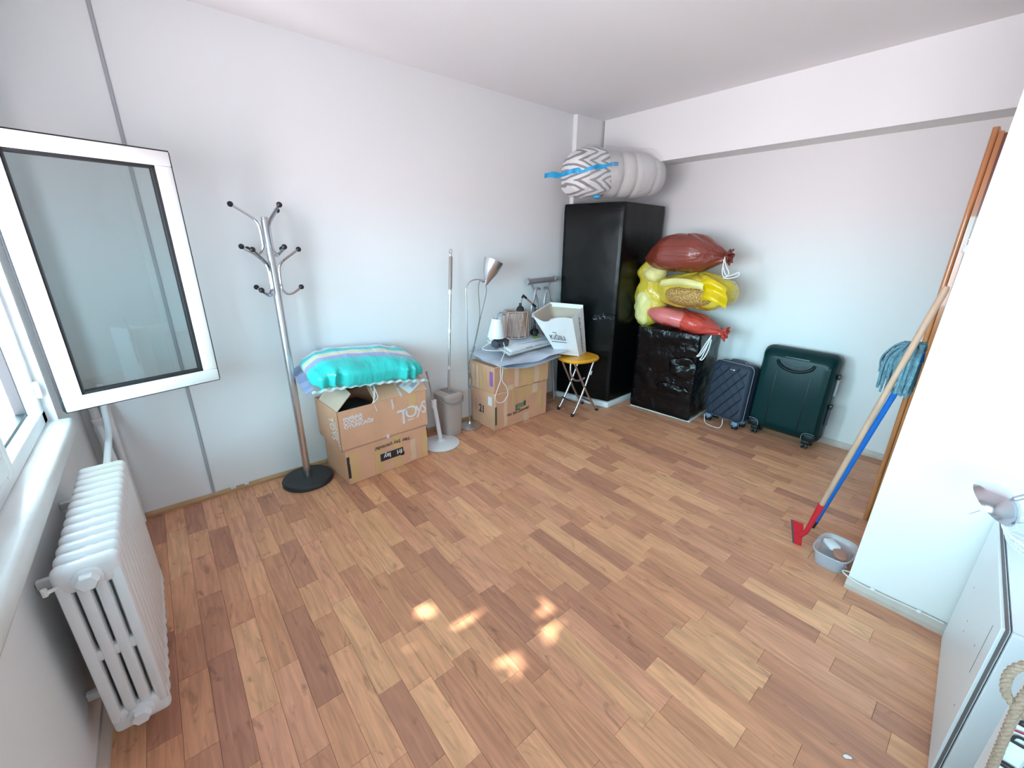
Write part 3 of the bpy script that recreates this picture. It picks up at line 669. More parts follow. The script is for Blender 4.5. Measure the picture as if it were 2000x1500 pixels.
def al(t): return a0.lerp(a1, t)
G().tube([al(-.12), al(.80)], .0105, 12).build('tube', 'steel', mp_, True)
G().tube([al(.74), al(.76), al(.955), al(.965)], [.011, .015, .015, .011], 12).build('grip', 'beige_dark', mp_, True)
for t_ in (.17, .44, .71): G().tube([al(t_), al(t_+.025)], .0145, 12).build('joint', 'white', mp_, True)
g = G(); c_ = al(.99); g.tube([al(.96), al(.98)], .010, 10); g.tube([c_+Vector((.013*math.cos(a), 0, .016*math.sin(a)+.008)) for a in [2*PI*i/16 for i in range(16)]], .0035, 6, closed=True); g.build('hanging_loop', 'steel', mp_, True)
fl_ = thing('floor_lamp', 'slim silver reading floor lamp with cone shade and grey cord', 'lamp', (2.0, 2.965, 0))
g = G(); g.lathe([(.108, 0), (.112, .004), (.111, .012), (.10, .018), (.02, .026), (.010, .05)], 36); g.build('base', 'steel', fl_)
G().tube(bez([(0, 0, .03), (0, 0, .6), (0, 0, 1.19), (.005, 0, 1.27), (.04, -.005, 1.315), (.10, -.01, 1.33), (.165, -.01, 1.318)], 8), .0055, 10).build('pole', 'steel', fl_)
SH = Matrix.Translation((.205, -.01, 1.30)) @ Matrix.Rotation(R(20), 4, 'Y') @ Matrix.Rotation(R(6), 4, 'X')
g = G(); g.lathe([(.016, -.02), (.022, 0), (.035, .035), (.062, .09), (.082, .165), (.085, .195), (.081, .195), (.058, .095), (.02, .02)], 30, SH); g.build('shade', 'steel', fl_)
G().tube([(.150, -.01, 1.318), (.205, -.012, 1.300)], .011, 10).build('swivel', 'dullsteel', fl_)
g = G(); g.tube(bez([(.19, -.02, 1.29), (.185, -.03, 1.20), (.12, -.03, 1.0), (.07, -.03, .82), (.02, -.03, .69), (-.005, -.02, .60), (.02, -.02, .45), (.0, -.015, .38), (-.01, -.015, .45), (.0, -.02, .62), (.03, -.025, .70), (.10, -.03, .95), (.115, -.03, 1.05), (.105, -.03, 1.25), (.13, -.02, 1.325)], 8), .0035, 8); g.build('cord', 'cable_grey', fl_)
G().tube([(.03, -.03, .71), (.05, -.03, .76)], .010, 8).build('cord_clip', 'cable_grey', fl_); G().tube([(-.003, -.02, .47), (.004, -.02, .52)], .009, 8).build('cord_clip', 'cable_grey', fl_)
# ================================================================ TWO STACKED BOXES IN THE MIDDLE
RZ = R(2.1)
c1 = thing('cardboard_box', 'lower brown cardboard box marked 21 beside the floor lamp', 'box', (2.437, 2.90, 0), RZ)
W, D, Hh = .675, .345, .355
g = G(); g.box((0, 0, Hh/2), (W, D, Hh), bev=.006, seg=1); g.build('body', 'card', c1)
fy = -D/2-.0012; lx = -W/2-.0012
def lstrip(par, y0, y1, z0, z1, mt='tape', nm='tape'):
    g = G(); g.sheet(lambda u, v: (lx-.0004*math.sin(u*30+v*20), y0+(y1-y0)*u+.004*math.sin(v*8+y0*30), z0+(z1-z0)*v), 5, 7, .0008); return g.build(nm, mt, par)
text('lettering', '21', .105, 'print_black', c1, (lx-.001, .055, .135), (0, -1, 0), (0, 0, 1), world=False, sx=.8, bold=.002)
text('side_lettering', 'LIGN', .045, 'print_grey', c1, (lx-.001, .115, .245), (0, 0, -1), (0, -1, 0), world=False, sx=1.1)
text('lettering', 'Her şey çıtırında!', .042, 'print_black', c1, (-.195, fy-.002, .105), (1, 0, 0.05), (0, 0, 1), world=False, sx=.95)
g = G(); g.box((-.08, fy-.001, .165), (.012, .002, .055)); g.box((-.055, fy-.001, .143), (.05, .002, .012)); g.build('logo_mark', 'print_green', c1); G().box((.03, fy-.001, .185), (.03, .002, .05), bev=.0009).build('logo_mark', 'print_green', c1)
g = G(); g.box((-.03, fy-.0008, .178), (.10, .001, .045)); g.build('logo_patch', mat('pale_green_print', (.25, .28, .16), .6), c1)
g = G(); g.box((-W/2+.012, fy, .145), (.022, .0014, .175)); g.build('print_bar', 'print_green', c1)
g = G(); g.box((lx, -.105, .275), (.0012, .055, .085)); g.build('white_label', 'paper', c1)
for x0, x1, z0, z1, mt in ((-.23, -.19, .02, .30, 'tape_clear'), (-.13, -.10, .20, .355, 'tape'), (-.05, .03, .23, .355, 'tape'), (.04, .12, .24, .355, 'tape'), (.13, .20, .26, .355, 'tape_clear'), (.02, .09, .0, .09, 'tape_clear'), (.21, .27, .05, .30, 'tape')):
    strip(c1, x0, x1, z0, z1, mt, fy)
c2 = thing('cardboard_box', 'upper brown cardboard box covered in parcel tape, under the grey plastic sheets', 'box', (2.440, 2.903, .357), RZ+R(-.6))
W2, D2, H2 = .69, .35, .245
g = G(); g.box((0, 0, H2/2), (W2, D2, H2), bev=.006, seg=1); g.build('body', 'card', c2)
lx = -W2/2-.0012; fy2 = -D2/2-.0012
for x0, x1, z0, z1, mt in ((-.22, -.18, .13, .24, 'tape'), (-.10, -.05, .02, .24, 'tape_clear'), (-.02, .05, .01, .24, 'tape'), (.07, .14, .0, .24, 'tape'), (.15, .21, .01, .24, 'tape_clear'), (.225, .27, .0, .24, 'tape'), (.285, .32, .0, .24, 'tape'), (-.18, -.12, .0, .05, 'tape_clear')):
    strip(c2, x0, x1, z0, z1, mt, fy2)
for y0, y1 in ((.10, .14), (.045, .075), (-.01, .02), (-.07, -.045)): lstrip(c2, y0, y1, .0, .22, 'tape_clear' if y0 > 0 else 'tape')
g = G(); g.box((lx-.001, -.140, .135), (.002, .045, .135), bev=.0009); g.build('purple_tape', 'print_purple', c2)
for i in range(2):
    sh = thing('plastic_sheet', ('silver grey plastic sheet draped over the taped box, its front edge curled', 'lower grey plastic sheet hanging over the front of the taped box')[i], 'sheet', (2.46, 2.84, .607+.0))
    x0, x1, y0, y1 = ((-.40, .44, -.26, .22), (-.32, .36, -.235, .21))[i]
    def f(u, v, i=i, x0=x0, x1=x1, y0=y0, y1=y1):
        x = x0+(x1-x0)*u; y = y0+(y1-y0)*v; k = max(0, (-y-.17)/.09)
        z = (.052 if i == 0 else .012)+.010*noise.noise(Vector((x*6, y*6, i*5)))+.012*math.sin(x*9+i)*(.4+.6*k)
        if i == 0: z += .02*k*math.sin(u*7.5+.6) - .015*k + .05*max(0, v-.5)
        else: z += -.055*k*(math.sin(u*PI))**2*(u < .98)
        return (x, y+.03*math.sin(u*PI)*(-1)*k*(i == 1), z)
    G().sheet(f, 40, 16, .004).build('sheet', 'sheet', sh)
tilt = R(15)
def slab(name, label, cat, c, d, rz, mt, rx=tilt, edge=None, z_off=0, bev=.002):
    t_ = thing(name, label, cat, c, R(rz), rx)
    G().box((0, 0, 0), d, bev=bev).build('cover', mt, t_)
    return t_
b1 = slab('picture_board', 'flat white board lying under the books on the grey sheets', 'board', (2.57, 2.905, .722), (.62, .30, .020), 7, 'pageedge')
G().box((0, 0, .008), (.625, .305, .006)).build('board_face', 'white', b1)
b2 = slab('large_book', 'large white book with small grey writing on its spine, under the lampshades', 'book', (2.58, 2.905, .752), (.60, .29, .026), 8, 'paper')
text('spine_lettering', 'Vogue Living', .018, 'print_grey', b2, (-.10, -.1465, -.006), (1, 0, 0), (0, 0, 1), world=False)
text('spine_lettering', 'The new country house', .011, 'print_grey', b2, (.03, -.1465, -.004), (1, 0, 0), (0, 0, 1), world=False)
b3 = slab('magazine', 'open grey and green magazine lying on the white book below the twine lampshade', 'magazine', (2.62, 2.90, .776), (.40, .20, .008), 3, 'sheet')
G().box((.10, -.05, .005), (.10, .05, .002)).build('green_picture', mat('green_picture', (.35, .40, .10), .4), b3)
# twine lampshade
tl = thing('twine_lampshade', 'taupe drum lampshade wound with zigzag twine, standing on the books', 'lampshade', (2.525, 2.925, .79), 0)
g = G(); n = 36; g.sheet(lambda u, v: (.112*math.cos(2*PI*u), .100*math.sin(2*PI*u), .015+.215*v), 40, 3, .003); g.build('drum', 'basket', tl)
def ring(r, z, q=.9, rad_=.0035): return G().tube([(r*math.cos(a), r*q*math.sin(a), z) for a in [2*PI*i/32 for i in range(32)]], rad_, 6, closed=True)
ring(.123, .24).build('top_ring', 'twine', tl); ring(.123, .0+.004).build('bottom_ring', 'twine', tl)
g = G(); k = 22
for i in range(k):
    a, b = 2*PI*i/k, 2*PI*(i+1)/k; za, zb = (.004, .24) if i % 2 else (.24, .004)
    g.tube([(.124*math.cos(a), .112*math.sin(a), za), (.124*math.cos(b), .112*math.sin(b), zb)], .0034, 6)
g.build('zigzag_twine', 'twine', tl)
g = G()
for i in range(6): g.tube([(-.035+.02*math.cos(a), -.118+.006*math.sin(a), .12+i*.011) for a in [2*PI*j/14 for j in range(14)]], .003, 5, closed=True)
g.build('twine_coil', 'twine', tl)
ws = thing('small_lampshade', 'small white cone lampshade beside the twine lampshade', 'lampshade', (2.20, 2.815, .835), 0, R(4))
g = G(); g.sheet(lambda u, v: ((.075-.033*v)*math.cos(2*PI*u), (.075-.033*v)*math.sin(2*PI*u), .01+.165*v), 36, 4, .003); g.build('shade', 'white', ws)
g = G(); g.tube(bez([(0, 0, .165), (0, 0, .20), (.03, .0, .222), (.06, .01, .215)], 6), .006, 8); g.build('stem', 'dullsteel', ws)
g = G(); g.lathe([(.016, -.02), (.018, .02), (.01, .025)], 14, Matrix.Translation((.075, .012, .205)) @ Matrix.Rotation(R(90), 4, 'Y')); g.build('lamp_holder', 'dullsteel', ws)
G().lathe([(.001, .012), (.072, .012), (.072, .016), (.001, .016)], 28).build('lower_disc', 'frosted', ws)
ps = thing('power_adapter', 'dark grey power adapter block under the small white lampshade', 'adapter', (2.235, 2.80, .790), R(8), tilt)
G().box((0, 0, 0), (.16, .07, .062), bev=.006).build('housing', 'darkgrey', ps)
G().lathe([(.012, 0), (.012, .004)], 14, Matrix.Translation((-.045, -.036, .0)) @ Matrix.Rotation(R(90), 4, 'X')).build('socket', 'black', ps)
sl = thing('clip_spotlight', 'black adjustable clip lamp with a copper arm behind the twine lampshade', 'lamp', (2.76, 2.90, .80))
G().lathe([(.006, .16), (.012, .15), (.014, .13), (.035, .115), (.046, .085), (.044, .08), (.02, .10)], 24, Matrix.Translation((-.02, 0, -.085))).build('lower_shade', 'black', sl)
G().lathe([(.028, 0), (.03, .02), (.026, .05), (.012, .06)], 20, Matrix.Translation((-.02, 0, -.04))).build('bulb_socket', 'black', sl)
pA, pB = Vector((-.025, 0, .26)), Vector((-.19, -.02, .37))
G().tube([(-.02, 0, .06), pA], .0105, 10).build('lower_arm', 'darkgrey', sl)
G().tube([pA.lerp(pB, .12), pA.lerp(pB, .8)], .0075, 10).build('copper_arm', mat('copper', (.75, .42, .30), .3, .8), sl)
g = G(); g.tube([pA+Vector((.01, 0, -.01)), pA.lerp(pB, .2)], .012, 10); g.tube([pA.lerp(pB, .76), pB, pB+Vector((-.015, 0, -.02))], .011, 10); g.build('joint', 'black', sl)
g = G(); g.tube([pB+Vector((-.015, 0, -.02)), pB+Vector((-.03, 0, -.07))], .004, 8); g.build('hinge_pin', 'chrome', sl)
HT = Matrix.Translation(pB+Vector((-.035, 0, -.135)))
g = G(); g.lathe([(.012, .07), (.013, .045), (.030, .030), (.040, .0), (.037, .0), (.01, .03)], 22, HT); g.build('upper_shade', 'black', sl)
wc = G().tube(bez([(2.235, 2.755, .80), (2.225, 2.72, .745), (2.19, 2.70, .70), (2.145, 2.675, .66), (2.13, 2.665, .58), (2.125, 2.66, .50), (2.10, 2.665, .43), (2.075, 2.67, .35), (2.10, 2.665, .30), (2.15, 2.655, .295), (2.20, 2.65, .35), (2.185, 2.65, .43), (2.14, 2.655, .50), (2.15, 2.66, .58), (2.16, 2.675, .66)], 8), .0035, 8).build('lamp_cord', 'cable_white')
tag(wc, 'thin white lamp cord hanging in a loop down the front of the middle boxes', 'cord')
wp = G().tube(bez([(2.17, 2.795, .84), (2.10, 2.80, .80), (2.04, 2.80, .765), (2.10, 2.745, .75), (2.2, 2.70, .745)], 8), .0035, 8).build('lamp_cord', 'cable_white')
tag(wp, 'white lamp cord lying across the books in front of the dark adapter', 'cord')

# ================================================================ FOLDED STOOL LEANING ON THE WALL
ls = thing('folded_stool', 'grey tubular folded stool leaning on the wall behind the shopping bag', 'stool', (2.93, 3.0, 0))
T0 = Matrix.Translation((0, .035, 0))
def tb_(P, r=.011, nm='leg', mt='dullsteel', n=6): return G().tube([T0 @ p for p in bez(P, n)], r, 10).build(nm, mt, ls)
G().tube([(-.175, .02, 1.275), (.175, .02, 1.285)], .026, 14).build('top_bar', 'dullsteel', ls)
for s in (-1, 1):
    G().lathe([(.028, 0), (.034, .01), (.030, .03)], 14, Matrix.Translation((s*.165, .02, 1.28+s*.005)) @ Matrix.Rotation(s*R(90), 4, 'Y')).build('end_cap', 'dullsteel', ls)
    tb_([(s*.13, 0, 1.26), (s*.075, -.01, 1.16), (s*.05, -.015, 1.08), (s*.05, -.02, .98), (s*.06, -.03, .6), (s*.07, -.05, .3)])
    tb_([(s*.02, -.02, 1.20), (s*.075, -.02, 1.20), (s*.11, -.03, 1.10), (s*.15, -.04, .98), (s*.16, -.05, .5), (s*.165, -.10, .01)], .012)
tb_([(-.09, -.03, 1.0), (0, -.03, 1.0), (.09, -.03, 1.0)], .008, 'crossbar'); tb_([(-.165, -.10, .02), (0, -.10, .02), (.165, -.10, .02)], .01, 'floor_bar')
# ================================================================ ORANGE STOOL AND BAG
st = thing('folding_stool', 'folding stool with orange seat and silver tube legs, carrying the white shopping bag', 'stool', (3.065, 2.605, 0), R(-8))
zs = .552
loft(G(), [rr(.16, .13, zs-.012, e=.75), rr(.195, .165, zs-.008, e=.75), rr(.205, .172, zs+.008, e=.75), rr(.195, .165, zs+.024, e=.75), rr(.14, .12, zs+.027, e=.75)]).build('seat', 'orange', st)
def leg(P, nm='leg', r=.0115): return G().tube(bez(P, 5), r, 10).build(nm, 'steel', st)
leg([(-.13, -.10, zs-.01), (-.02, -.11, .33), (.10, -.12, .12), (.185, -.12, .012)])
leg([(.12, -.10, zs-.01), (.02, -.11, .30), (-.08, -.12, .10), (-.135, -.12, .012)])
leg([(-.13, .10, zs-.01), (-.02, .10, .33), (.10, .10, .12), (.185, .10, .012)])
leg([(.12, .10, zs-.01), (.02, .10, .30), (-.08, .10, .10), (-.135, .10, .012)])
for s in (-.12, .10):
    G().tube([(-.139, s, .0), (-.134, s, .03)], .016, 10).build('rubber_foot', 'black', st); G().tube([(.190, s, .0), (.175, s, .025)], .016, 10).build('rubber_foot', 'black', st)
leg([(-.10, -.12, .13), (-.10, 0, .13), (-.10, .10, .13)], 'crossbar', .009); leg([(.12, -.12, .10), (.12, 0, .10), (.12, .10, .10)], 'crossbar', .009)
leg([(-.145, -.06, zs-.01), (-.15, -.075, .44), (-.11, -.09, .37), (-.04, -.09, .355), (.02, -.09, .37)], 'bent_brace', .010)
leg([(.10, -.10, zs-.12), (.085, -.10, zs-.16)], 'clip', .014)
bagt = thing('shopping_bag', 'crumpled white paper shopping bag with black lettering on the orange stool', 'bag', (3.10, 2.75, .56))
Lb, Fb, Rb, Bb = Vector((2.93, 2.77, .60)), Vector((3.135, 2.655, .565)), Vector((3.32, 2.72, .565)), Vector((3.12, 2.90, .58))
Lt, Ft, Rt, Bt = Vector((2.67, 2.86, 1.00)), Vector((3.045, 2.695, .945)), Vector((3.225, 2.72, 1.045)), Vector((3.00, 2.955, 1.065))
def nearer(p): return Vector((p.x*.972, p.y*.972, 1.62+(p.z-1.62)*.985))
Lb, Fb, Rb, Bb, Lt, Ft, Rt, Bt = [nearer(p) for p in (Lb, Fb, Rb, Bb, Lt, Ft, Rt, Bt)]
def side(a, b, c, d, nm, dip=0.0, mt='paper'):
    nn = (b-a).cross(d-a).normalized()
    def f(u, v):
        p = a.lerp(b, u).lerp(d.lerp(c, u), v)
        k = math.sin(PI*u)*math.sin(PI*min(1, v*1.0)); q = noise.noise(p*11)*.006*k + noise.noise(p*27)*.002*k
        p = p+nn*q
        p.z -= dip*math.exp(-((u-.30)/.24)**2)*v*v
        return p
    return G().sheet(f, 26, 22, .0022).build(nm, mt, bagt, False)
def tolocal(o): 
    for v in o.data.vertices: v.co = MW[bagt.name].inverted() @ v.co
    return o
tolocal(side(Lb, Fb, Ft, Lt, 'front_panel', .055)); tolocal(side(Fb, Rb, Rt, Ft, 'side_panel')); 
tolocal(side(Rb, Bb, Bt, Rt, 'back_panel')); tolocal(side(Bb, Lb, Lt, Bt, 'left_panel')); tolocal(side(Lb, Fb, Rb, Bb, 'bottom_panel'))
def rimpt(a, b, n=6): return [a.lerp(b, i/n) for i in range(n)]
inner = G()
def f(u, v):
    P4 = [Lt, Bt, Rt]; Q4 = [Lb, Bb, Rb]; s = u*2; i = min(1, int(s)); t_ = s-i
    p = P4[i].lerp(P4[i+1], t_); q = Q4[i].lerp(Q4[i+1], t_); c_ = (Lt+Bt+Rt+Ft)/4
    r_ = p.lerp(q, .45*v); return r_+(c_-p)*.04
inner.sheet(f, 20, 6, .002); inner.build('lining', 'paper_in', bagt, True)
g = G(); P4 = rimpt(Lt, Bt)+rimpt(Bt, Rt)+[Rt]
g.sheet(lambda u, v: P4[min(12, int(u*12+.001))]+Vector((0, 0, .012-.040*v))+(Vector((-.004, -.004, 0))), 13, 3, .004); g.build('folded_rim', 'paper', bagt, True)
g = G(); g.blob((2.94, 2.73, .905), (.13, .07, .05), nz=.02, nsc=9, nu=30, nv=16, rz=R(-15)); g.build('tissue', 'paper', bagt, True)
fx_ = (Fb-Lb).normalized(); up_ = ((Lt+Ft)/2-(Lb+Fb)/2).normalized(); n_ = fx_.cross(up_)*(1)
def onf(u, v, off=.012): return Lb.lerp(Fb, u).lerp(Lt.lerp(Ft, u), v)+fx_.cross(up_)*off
dirx = (onf(.8, .45)-onf(.1, .45)).normalized()
text('lettering', 'KiĞILI', .072, 'print_black', bagt, onf(.10, .40, .016), dirx, up_, sx=.85)
g = G(); a, b = onf(.10, .345, .016), onf(.62, .345, .016); g.tube([a, b], .0028, 6); a, b = onf(.28, .59, .016), onf(.40, .59, .016); g.tube([a, b], .0028, 6); g.build('logo_line', 'print_black', bagt, True)
sd = (Rb-Fb).normalized(); su = ((Rt+Ft)/2-(Rb+Fb)/2).normalized(); so = Fb.lerp(Rb, .42).lerp(Ft.lerp(Rt, .42), .90)+sd.cross(su)*.012
text('side_lettering', 'RIZLANAKISAN', .038, 'print_black', bagt, so, -su, sd, sx=1.35)

# ================================================================ BLACK WRAPPED BOXES
def footprint(o, pts, loc):
    """shear a box so its plan follows four given corners (front left, back left, back right, front right)"""
    xs = [v.co.x for v in o.data.vertices]; ys = [v.co.y for v in o.data.vertices]; x0, x1, y0, y1 = min(xs), max(xs), min(ys), max(ys)
    A, B, C, D_ = [Vector(p)-Vector(loc[:2]) for p in pts]
    for v in o.data.vertices:
        u, w = (v.co.x-x0)/(x1-x0), (v.co.y-y0)/(y1-y0); p = A.lerp(D_, u).lerp(B.lerp(C, u), w); v.co.x, v.co.y = p.x, p.y
    return o
QUAD = [(3.375, 2.43), (3.205, 3.030), (4.02, 3.035), (4.105, 2.455)]
def wrapbox(d, amp, sub=26, seed=0, bevel=.02):
    g = G(); dx, dy, dz = d
    bm = bmesh.new(); bmesh.ops.create_cube(bm, size=1)
    bmesh.ops.subdivide_edges(bm, edges=bm.edges[:], cuts=sub, use_grid_fill=True)
    for v in bm.verts:
        p = Vector((v.co.x*dx, v.co.y*dy, v.co.z*dz)); h = Vector((dx/2, dy/2, dz/2))
        q = Vector([max(-h[i]+bevel, min(h[i]-bevel, p[i])) for i in range(3)]); n_ = p-q
        if n_.length > 1e-6: n_.normalize(); p = q+n_*bevel
        w_ = noise.noise(Vector((p.x*3, p.y*3, p.z*9))+Vector((seed, 0, 0)))+.6*noise.noise(Vector((p.x*9, p.y*9, p.z*24+p.x*14)))
        p += n_*w_*amp; v.co = p+Vector((0, 0, dz/2))
    bm.verts.index_update(); g.add([v.co.copy() for v in bm.verts], [[v.index for v in f.verts] for f in bm.faces], True); bm.free(); return g
tw = thing('wrapped_cabinet', 'tall cabinet wrapped in black film standing on white foam in the far corner', 'cabinet', (3.755, 2.70, 0))
footprint(wrapbox((.69, .59, 1.93), .0025, 30, 1).build('film_wrap', 'wrap_smooth', tw), QUAD, tw.location).location = (0, 0, .06)
footprint(G().box((0, 0, .029), (.70, .60, .058), bev=.008).build('foam_base', 'foam', tw), [(3.368, 2.423), (3.198, 3.034), (4.02, 3.038), (4.11, 2.448)], tw.location)
g = G(); g.tube([(-.372, -.262, .08+.05*i) for i in range(38)], [.004+.003*abs(noise.noise(Vector((i*.7, 0, 0)))) for i in range(38)], 6); g.build('taped_edge', 'wrap', tw)
g = G(); g.sheet(lambda u, v: (-.386-.168*u-.0015*math.sin(v*30), -.265+.59*u, .92+.05*v-.03*u+.01*math.sin(u*12)), 16, 6, .0015); g.build('film_band', 'wrap', tw)
sb = thing('wrapped_box', 'lower black film wrapped box carrying the heap of coloured plastic bags', 'box', (3.898, 2.035, 0), R(-5.2+0))
sb.rotation_euler = (0, 0, R(5.2)); MW[sb.name] = Matrix.Translation((3.898, 2.035, 0)) @ Matrix.Rotation(R(5.2), 4, 'Z')
wrapbox((.54, .63, .845), .007, 30, 8).build('film_wrap', 'wrap', sb).location = (0, 0, .012)
G().box((.01, -.005, .007), (.515, .635, .012), bev=.003).build('base_board', 'foam', sb)
g = G(); g.blob((-.286, -.20, .53), (.02, .13, .10), nz=.026, nsc=10, nu=40, nv=24, seed=4); g.build('bunched_film', 'wrap', sb)
g = G(); g.blob((-.284, -.12, .30), (.012, .16, .05), nz=.02, nsc=16, nu=36, nv=20, seed=9); g.build('bunched_film', 'wrap', sb)
# ================================================================ QUILT BAG ON TOP
qx = Vector((.90, -.44, 0)).normalized(); qa = math.atan2(qx.y, qx.x)
qb = thing('quilt_bag', 'rolled white quilt in clear bag on the tall black cabinet, zigzag cloth at one end', 'quilt', (3.48, 2.62, 2.225), qa)
zz = mat('quilt_cloth', (.66, .64, .62), .8, bump=.9, bscale=6, dist=.03, var=.08, vscale=5)
zp = bpy.data.materials.new('zigzag_cloth'); zp.use_nodes = True; n = zp.node_tree.nodes; l = zp.node_tree.links
t = n.new('ShaderNodeTexCoord'); s = n.new('ShaderNodeSeparateXYZ'); l.new(t.outputs['Object'], s.inputs[0])
def mth(op, a, b=None, c=None):
    q = n.new('ShaderNodeMath'); q.operation = op
    for i, x in enumerate((a, b, c)):
        if x is None: continue
        if isinstance(x, (int, float)): q.inputs[i].default_value = x
        else: l.new(x, q.inputs[i])
    return q.outputs[0]
nz_ = n.new('ShaderNodeTexNoise'); nz_.inputs['Scale'].default_value = 6; l.new(t.outputs['Object'], nz_.inputs[0])
zig = mth('PINGPONG', mth('MULTIPLY', s.outputs[2], 1.0), .075); ww = mth('MULTIPLY', nz_.outputs[0], .06)
val = mth('FRACT', mth('MULTIPLY', mth('ADD', mth('ADD', mth('MULTIPLY', s.outputs[0], .55), mth('MULTIPLY', zig, 1.3)), ww), 17))
st_ = mth('GREATER_THAN', val, .58)
mx_ = n.new('ShaderNodeMix'); mx_.data_type = 'RGBA'; mx_.inputs[6].default_value = (.82, .82, .82, 1); mx_.inputs[7].default_value = (.30, .30, .31, 1); l.new(st_, mx_.inputs[0])
l.new(mx_.outputs[2], n['Principled BSDF'].inputs['Base Color']); n['Principled BSDF'].inputs['Roughness'].default_value = .7
g = G()
def qf(u, v):
    a = 2*PI*u; x = -.17+.62*v; k = math.sin(PI*min(1, max(0, (v*1.02))))**.16 if 0 < v < 1 else 0
    r = .205*(1-.08*v)*(k if v > .5 else max(k, .93)) ; r *= 1-.10*math.exp(-((x+.02)/.02)**2)-.09*math.exp(-((x-.10)/.02)**2)-.07*math.exp(-((x-.30)/.02)**2)
    r += .012*noise.noise(Vector((x*5, math.cos(a)*1.5, math.sin(a)*1.5)))
    cz = max(-.205, r*math.sin(a)*1.0)
    return Vector((x, r*math.cos(a)*1.02, cz))
g.grid(qf, 48, 44, closeu=True); g.build('plain_quilt', zz, qb)
g = G()
def qz(q):
    q.z = max(q.z, -.215); q *= 1; q.z += .02*math.exp(-((q.x-.06)/.10)**2)
    return q
g.blob((-.30, 0, -.005), (.225, .215, .20), e=(.75, .75), nz=.022, nsc=6, nu=56, nv=30, fn=qz); g.build('zigzag_cover', zp, qb)
g = G()
def film(u, v):
    a = 2*PI*u; x = -.54+1.04*v; ends = min(1, min(v, 1-v)*5.0)
    r = .224*ends**.45+.010; r += .008*noise.noise(Vector((x*8, math.cos(a)*3, math.sin(a)*3)))
    return Vector((x, r*math.cos(a)*(1.0 if v > .1 else .9), max(-.232, r*math.sin(a)*(1 if v < .9 else .8))))
g.grid(film, 40, 30, closeu=True); g.build('clear_film', 'film', qb)
g = G(); g.sheet(lambda u, v: (-.72+.62*u, -.02-.205*(1-abs(min(1, max(-1, (-.72+.62*u+.28)/.255)))**2.2)**.5-.014+.004*math.sin(u*30), -.035+.10*u**1.4+(.045-.02*u)*(v-.5)+.006*math.sin(u*24+v*5)), 40, 6, .004); g.build('blue_seal_strip', 'film_blue', qb)
g = G(); g.blob((-.27, -.16, -.205), (.03, .03, .014), nz=.01, nsc=20, nu=16, nv=10); g.build('blue_tape_scrap', 'film_blue', qb)
# ================================================================ HEAP OF PLASTIC BAGS
def sack(name, label, c, d, rz, mt, neck=None, seed=0, rx=0.0, nz=.022, sag=.0):
    """a full bag: body plus, if neck is given, a gathered tail at local +x or -x"""
    t_ = thing(name, label, 'bag', c, rz, rx)
    def fn(q):
        if neck:
            s_ = neck; k = max(0, (q.x*s_/d[0]-.45)/.55); f_ = 1-.78*k**1.4
            q = Vector((q.x+s_*.03*k, q.y*f_, q.z*f_-sag*k))
            a = math.atan2(q.z, q.y); q *= 1+.04*k*math.sin(a*11)
            kk = max(0, (-q.x*s_/d[0]-.35)/.65); q.z = q.z*(1-.72*kk**1.5)-.35*d[2]*kk; q.y *= 1-.45*kk
        ang = math.atan2(q.y, q.x)
        q.z += .005*math.sin(ang*13+q.z*30)
        return q
    G().blob((0, 0, 0), d, e=(.80, .75), nz=nz, nsc=5, nu=80, nv=40, seed=seed, fn=fn).build('body', mt, t_)
    if neck:
        s_ = neck; x0 = s_*(d[0]+.005)
        def tail(u, v):
            a = 2*PI*u; r = .016+.045*v**.8; r *= 1+.22*math.sin(a*7)*v
            return Vector((x0+s_*(.05*v-.012), r*math.cos(a), r*math.sin(a)*1.0-sag))
        G().sheet(tail, 57, 8, .002).build('gathered_neck', mt, t_)
    return t_
AY = R(-90)
def loopc(parent, pts, mt='white'): return G().tube(bez(pts, 6), .0048, 6, flat=1).build('drawstring', mt, parent, True)
pk_ = sack('pink_bag', 'red plastic bag of pink clothes at the bottom of the heap on the black box', (3.78, 1.965, .955), (.385, .17, .088), AY+R(4), 'red_bag', 1, 3, sag=.03)
pk_.rotation_euler = (0, R(7), AY+R(4)); MW[pk_.name] = Matrix.Translation((3.78, 1.965, .955)) @ pk_.rotation_euler.to_matrix().to_4x4()
g = G(); g.blob((-.08, -.035, .006), (.25, .142, .084), e=(.85, .85), nz=.012, nsc=5, nu=50, nv=26, seed=5); g.build('pink_contents', 'pink_cloth', pk_)
yl = thing('yellow_bag', 'tall pale yellow plastic bag slumped over the left edge of the black box', 'bag', (3.76, 2.27, 1.15))
g = G()
def yf(q):
    q.y += .07*(q.z/.30)*-1*0+.03*math.sin(q.z*7); k = q.z/.33
    w_ = 1-.28*math.exp(-((q.z-.11)/.06)**2); return Vector((q.x*w_, q.y*w_-.05*k, q.z))
g.blob((0, .04, .02), (.13, .165, .335), e=(.85, .85), nz=.025, nsc=6, nu=64, nv=44, seed=2, fn=yf); g.build('body', 'yellow_bag', yl)
g = G(); g.blob((-.045, .055, -.10), (.10, .10, .185), e=(.9, .9), nz=.03, nsc=8, nu=44, nv=30, seed=12); g.build('pale_contents', 'pale_yellow', yl)
g = G(); g.blob((-.06, .02, .21), (.085, .12, .075), e=(.9, .9), nz=.028, nsc=9, nu=40, nv=22, seed=22); g.build('upper_bundle', 'pale_yellow', yl)
yr = sack('yellow_bag', 'yellow plastic bag with a sheet of brown beads inside, in the middle of the heap', (3.77, 1.865, 1.225), (.36, .175, .155), AY, 'yellow_bag', None, 31, nz=.028)
bead_m = bpy.data.materials.new('beads'); bead_m.use_nodes = True; n = bead_m.node_tree.nodes; l = bead_m.node_tree.links
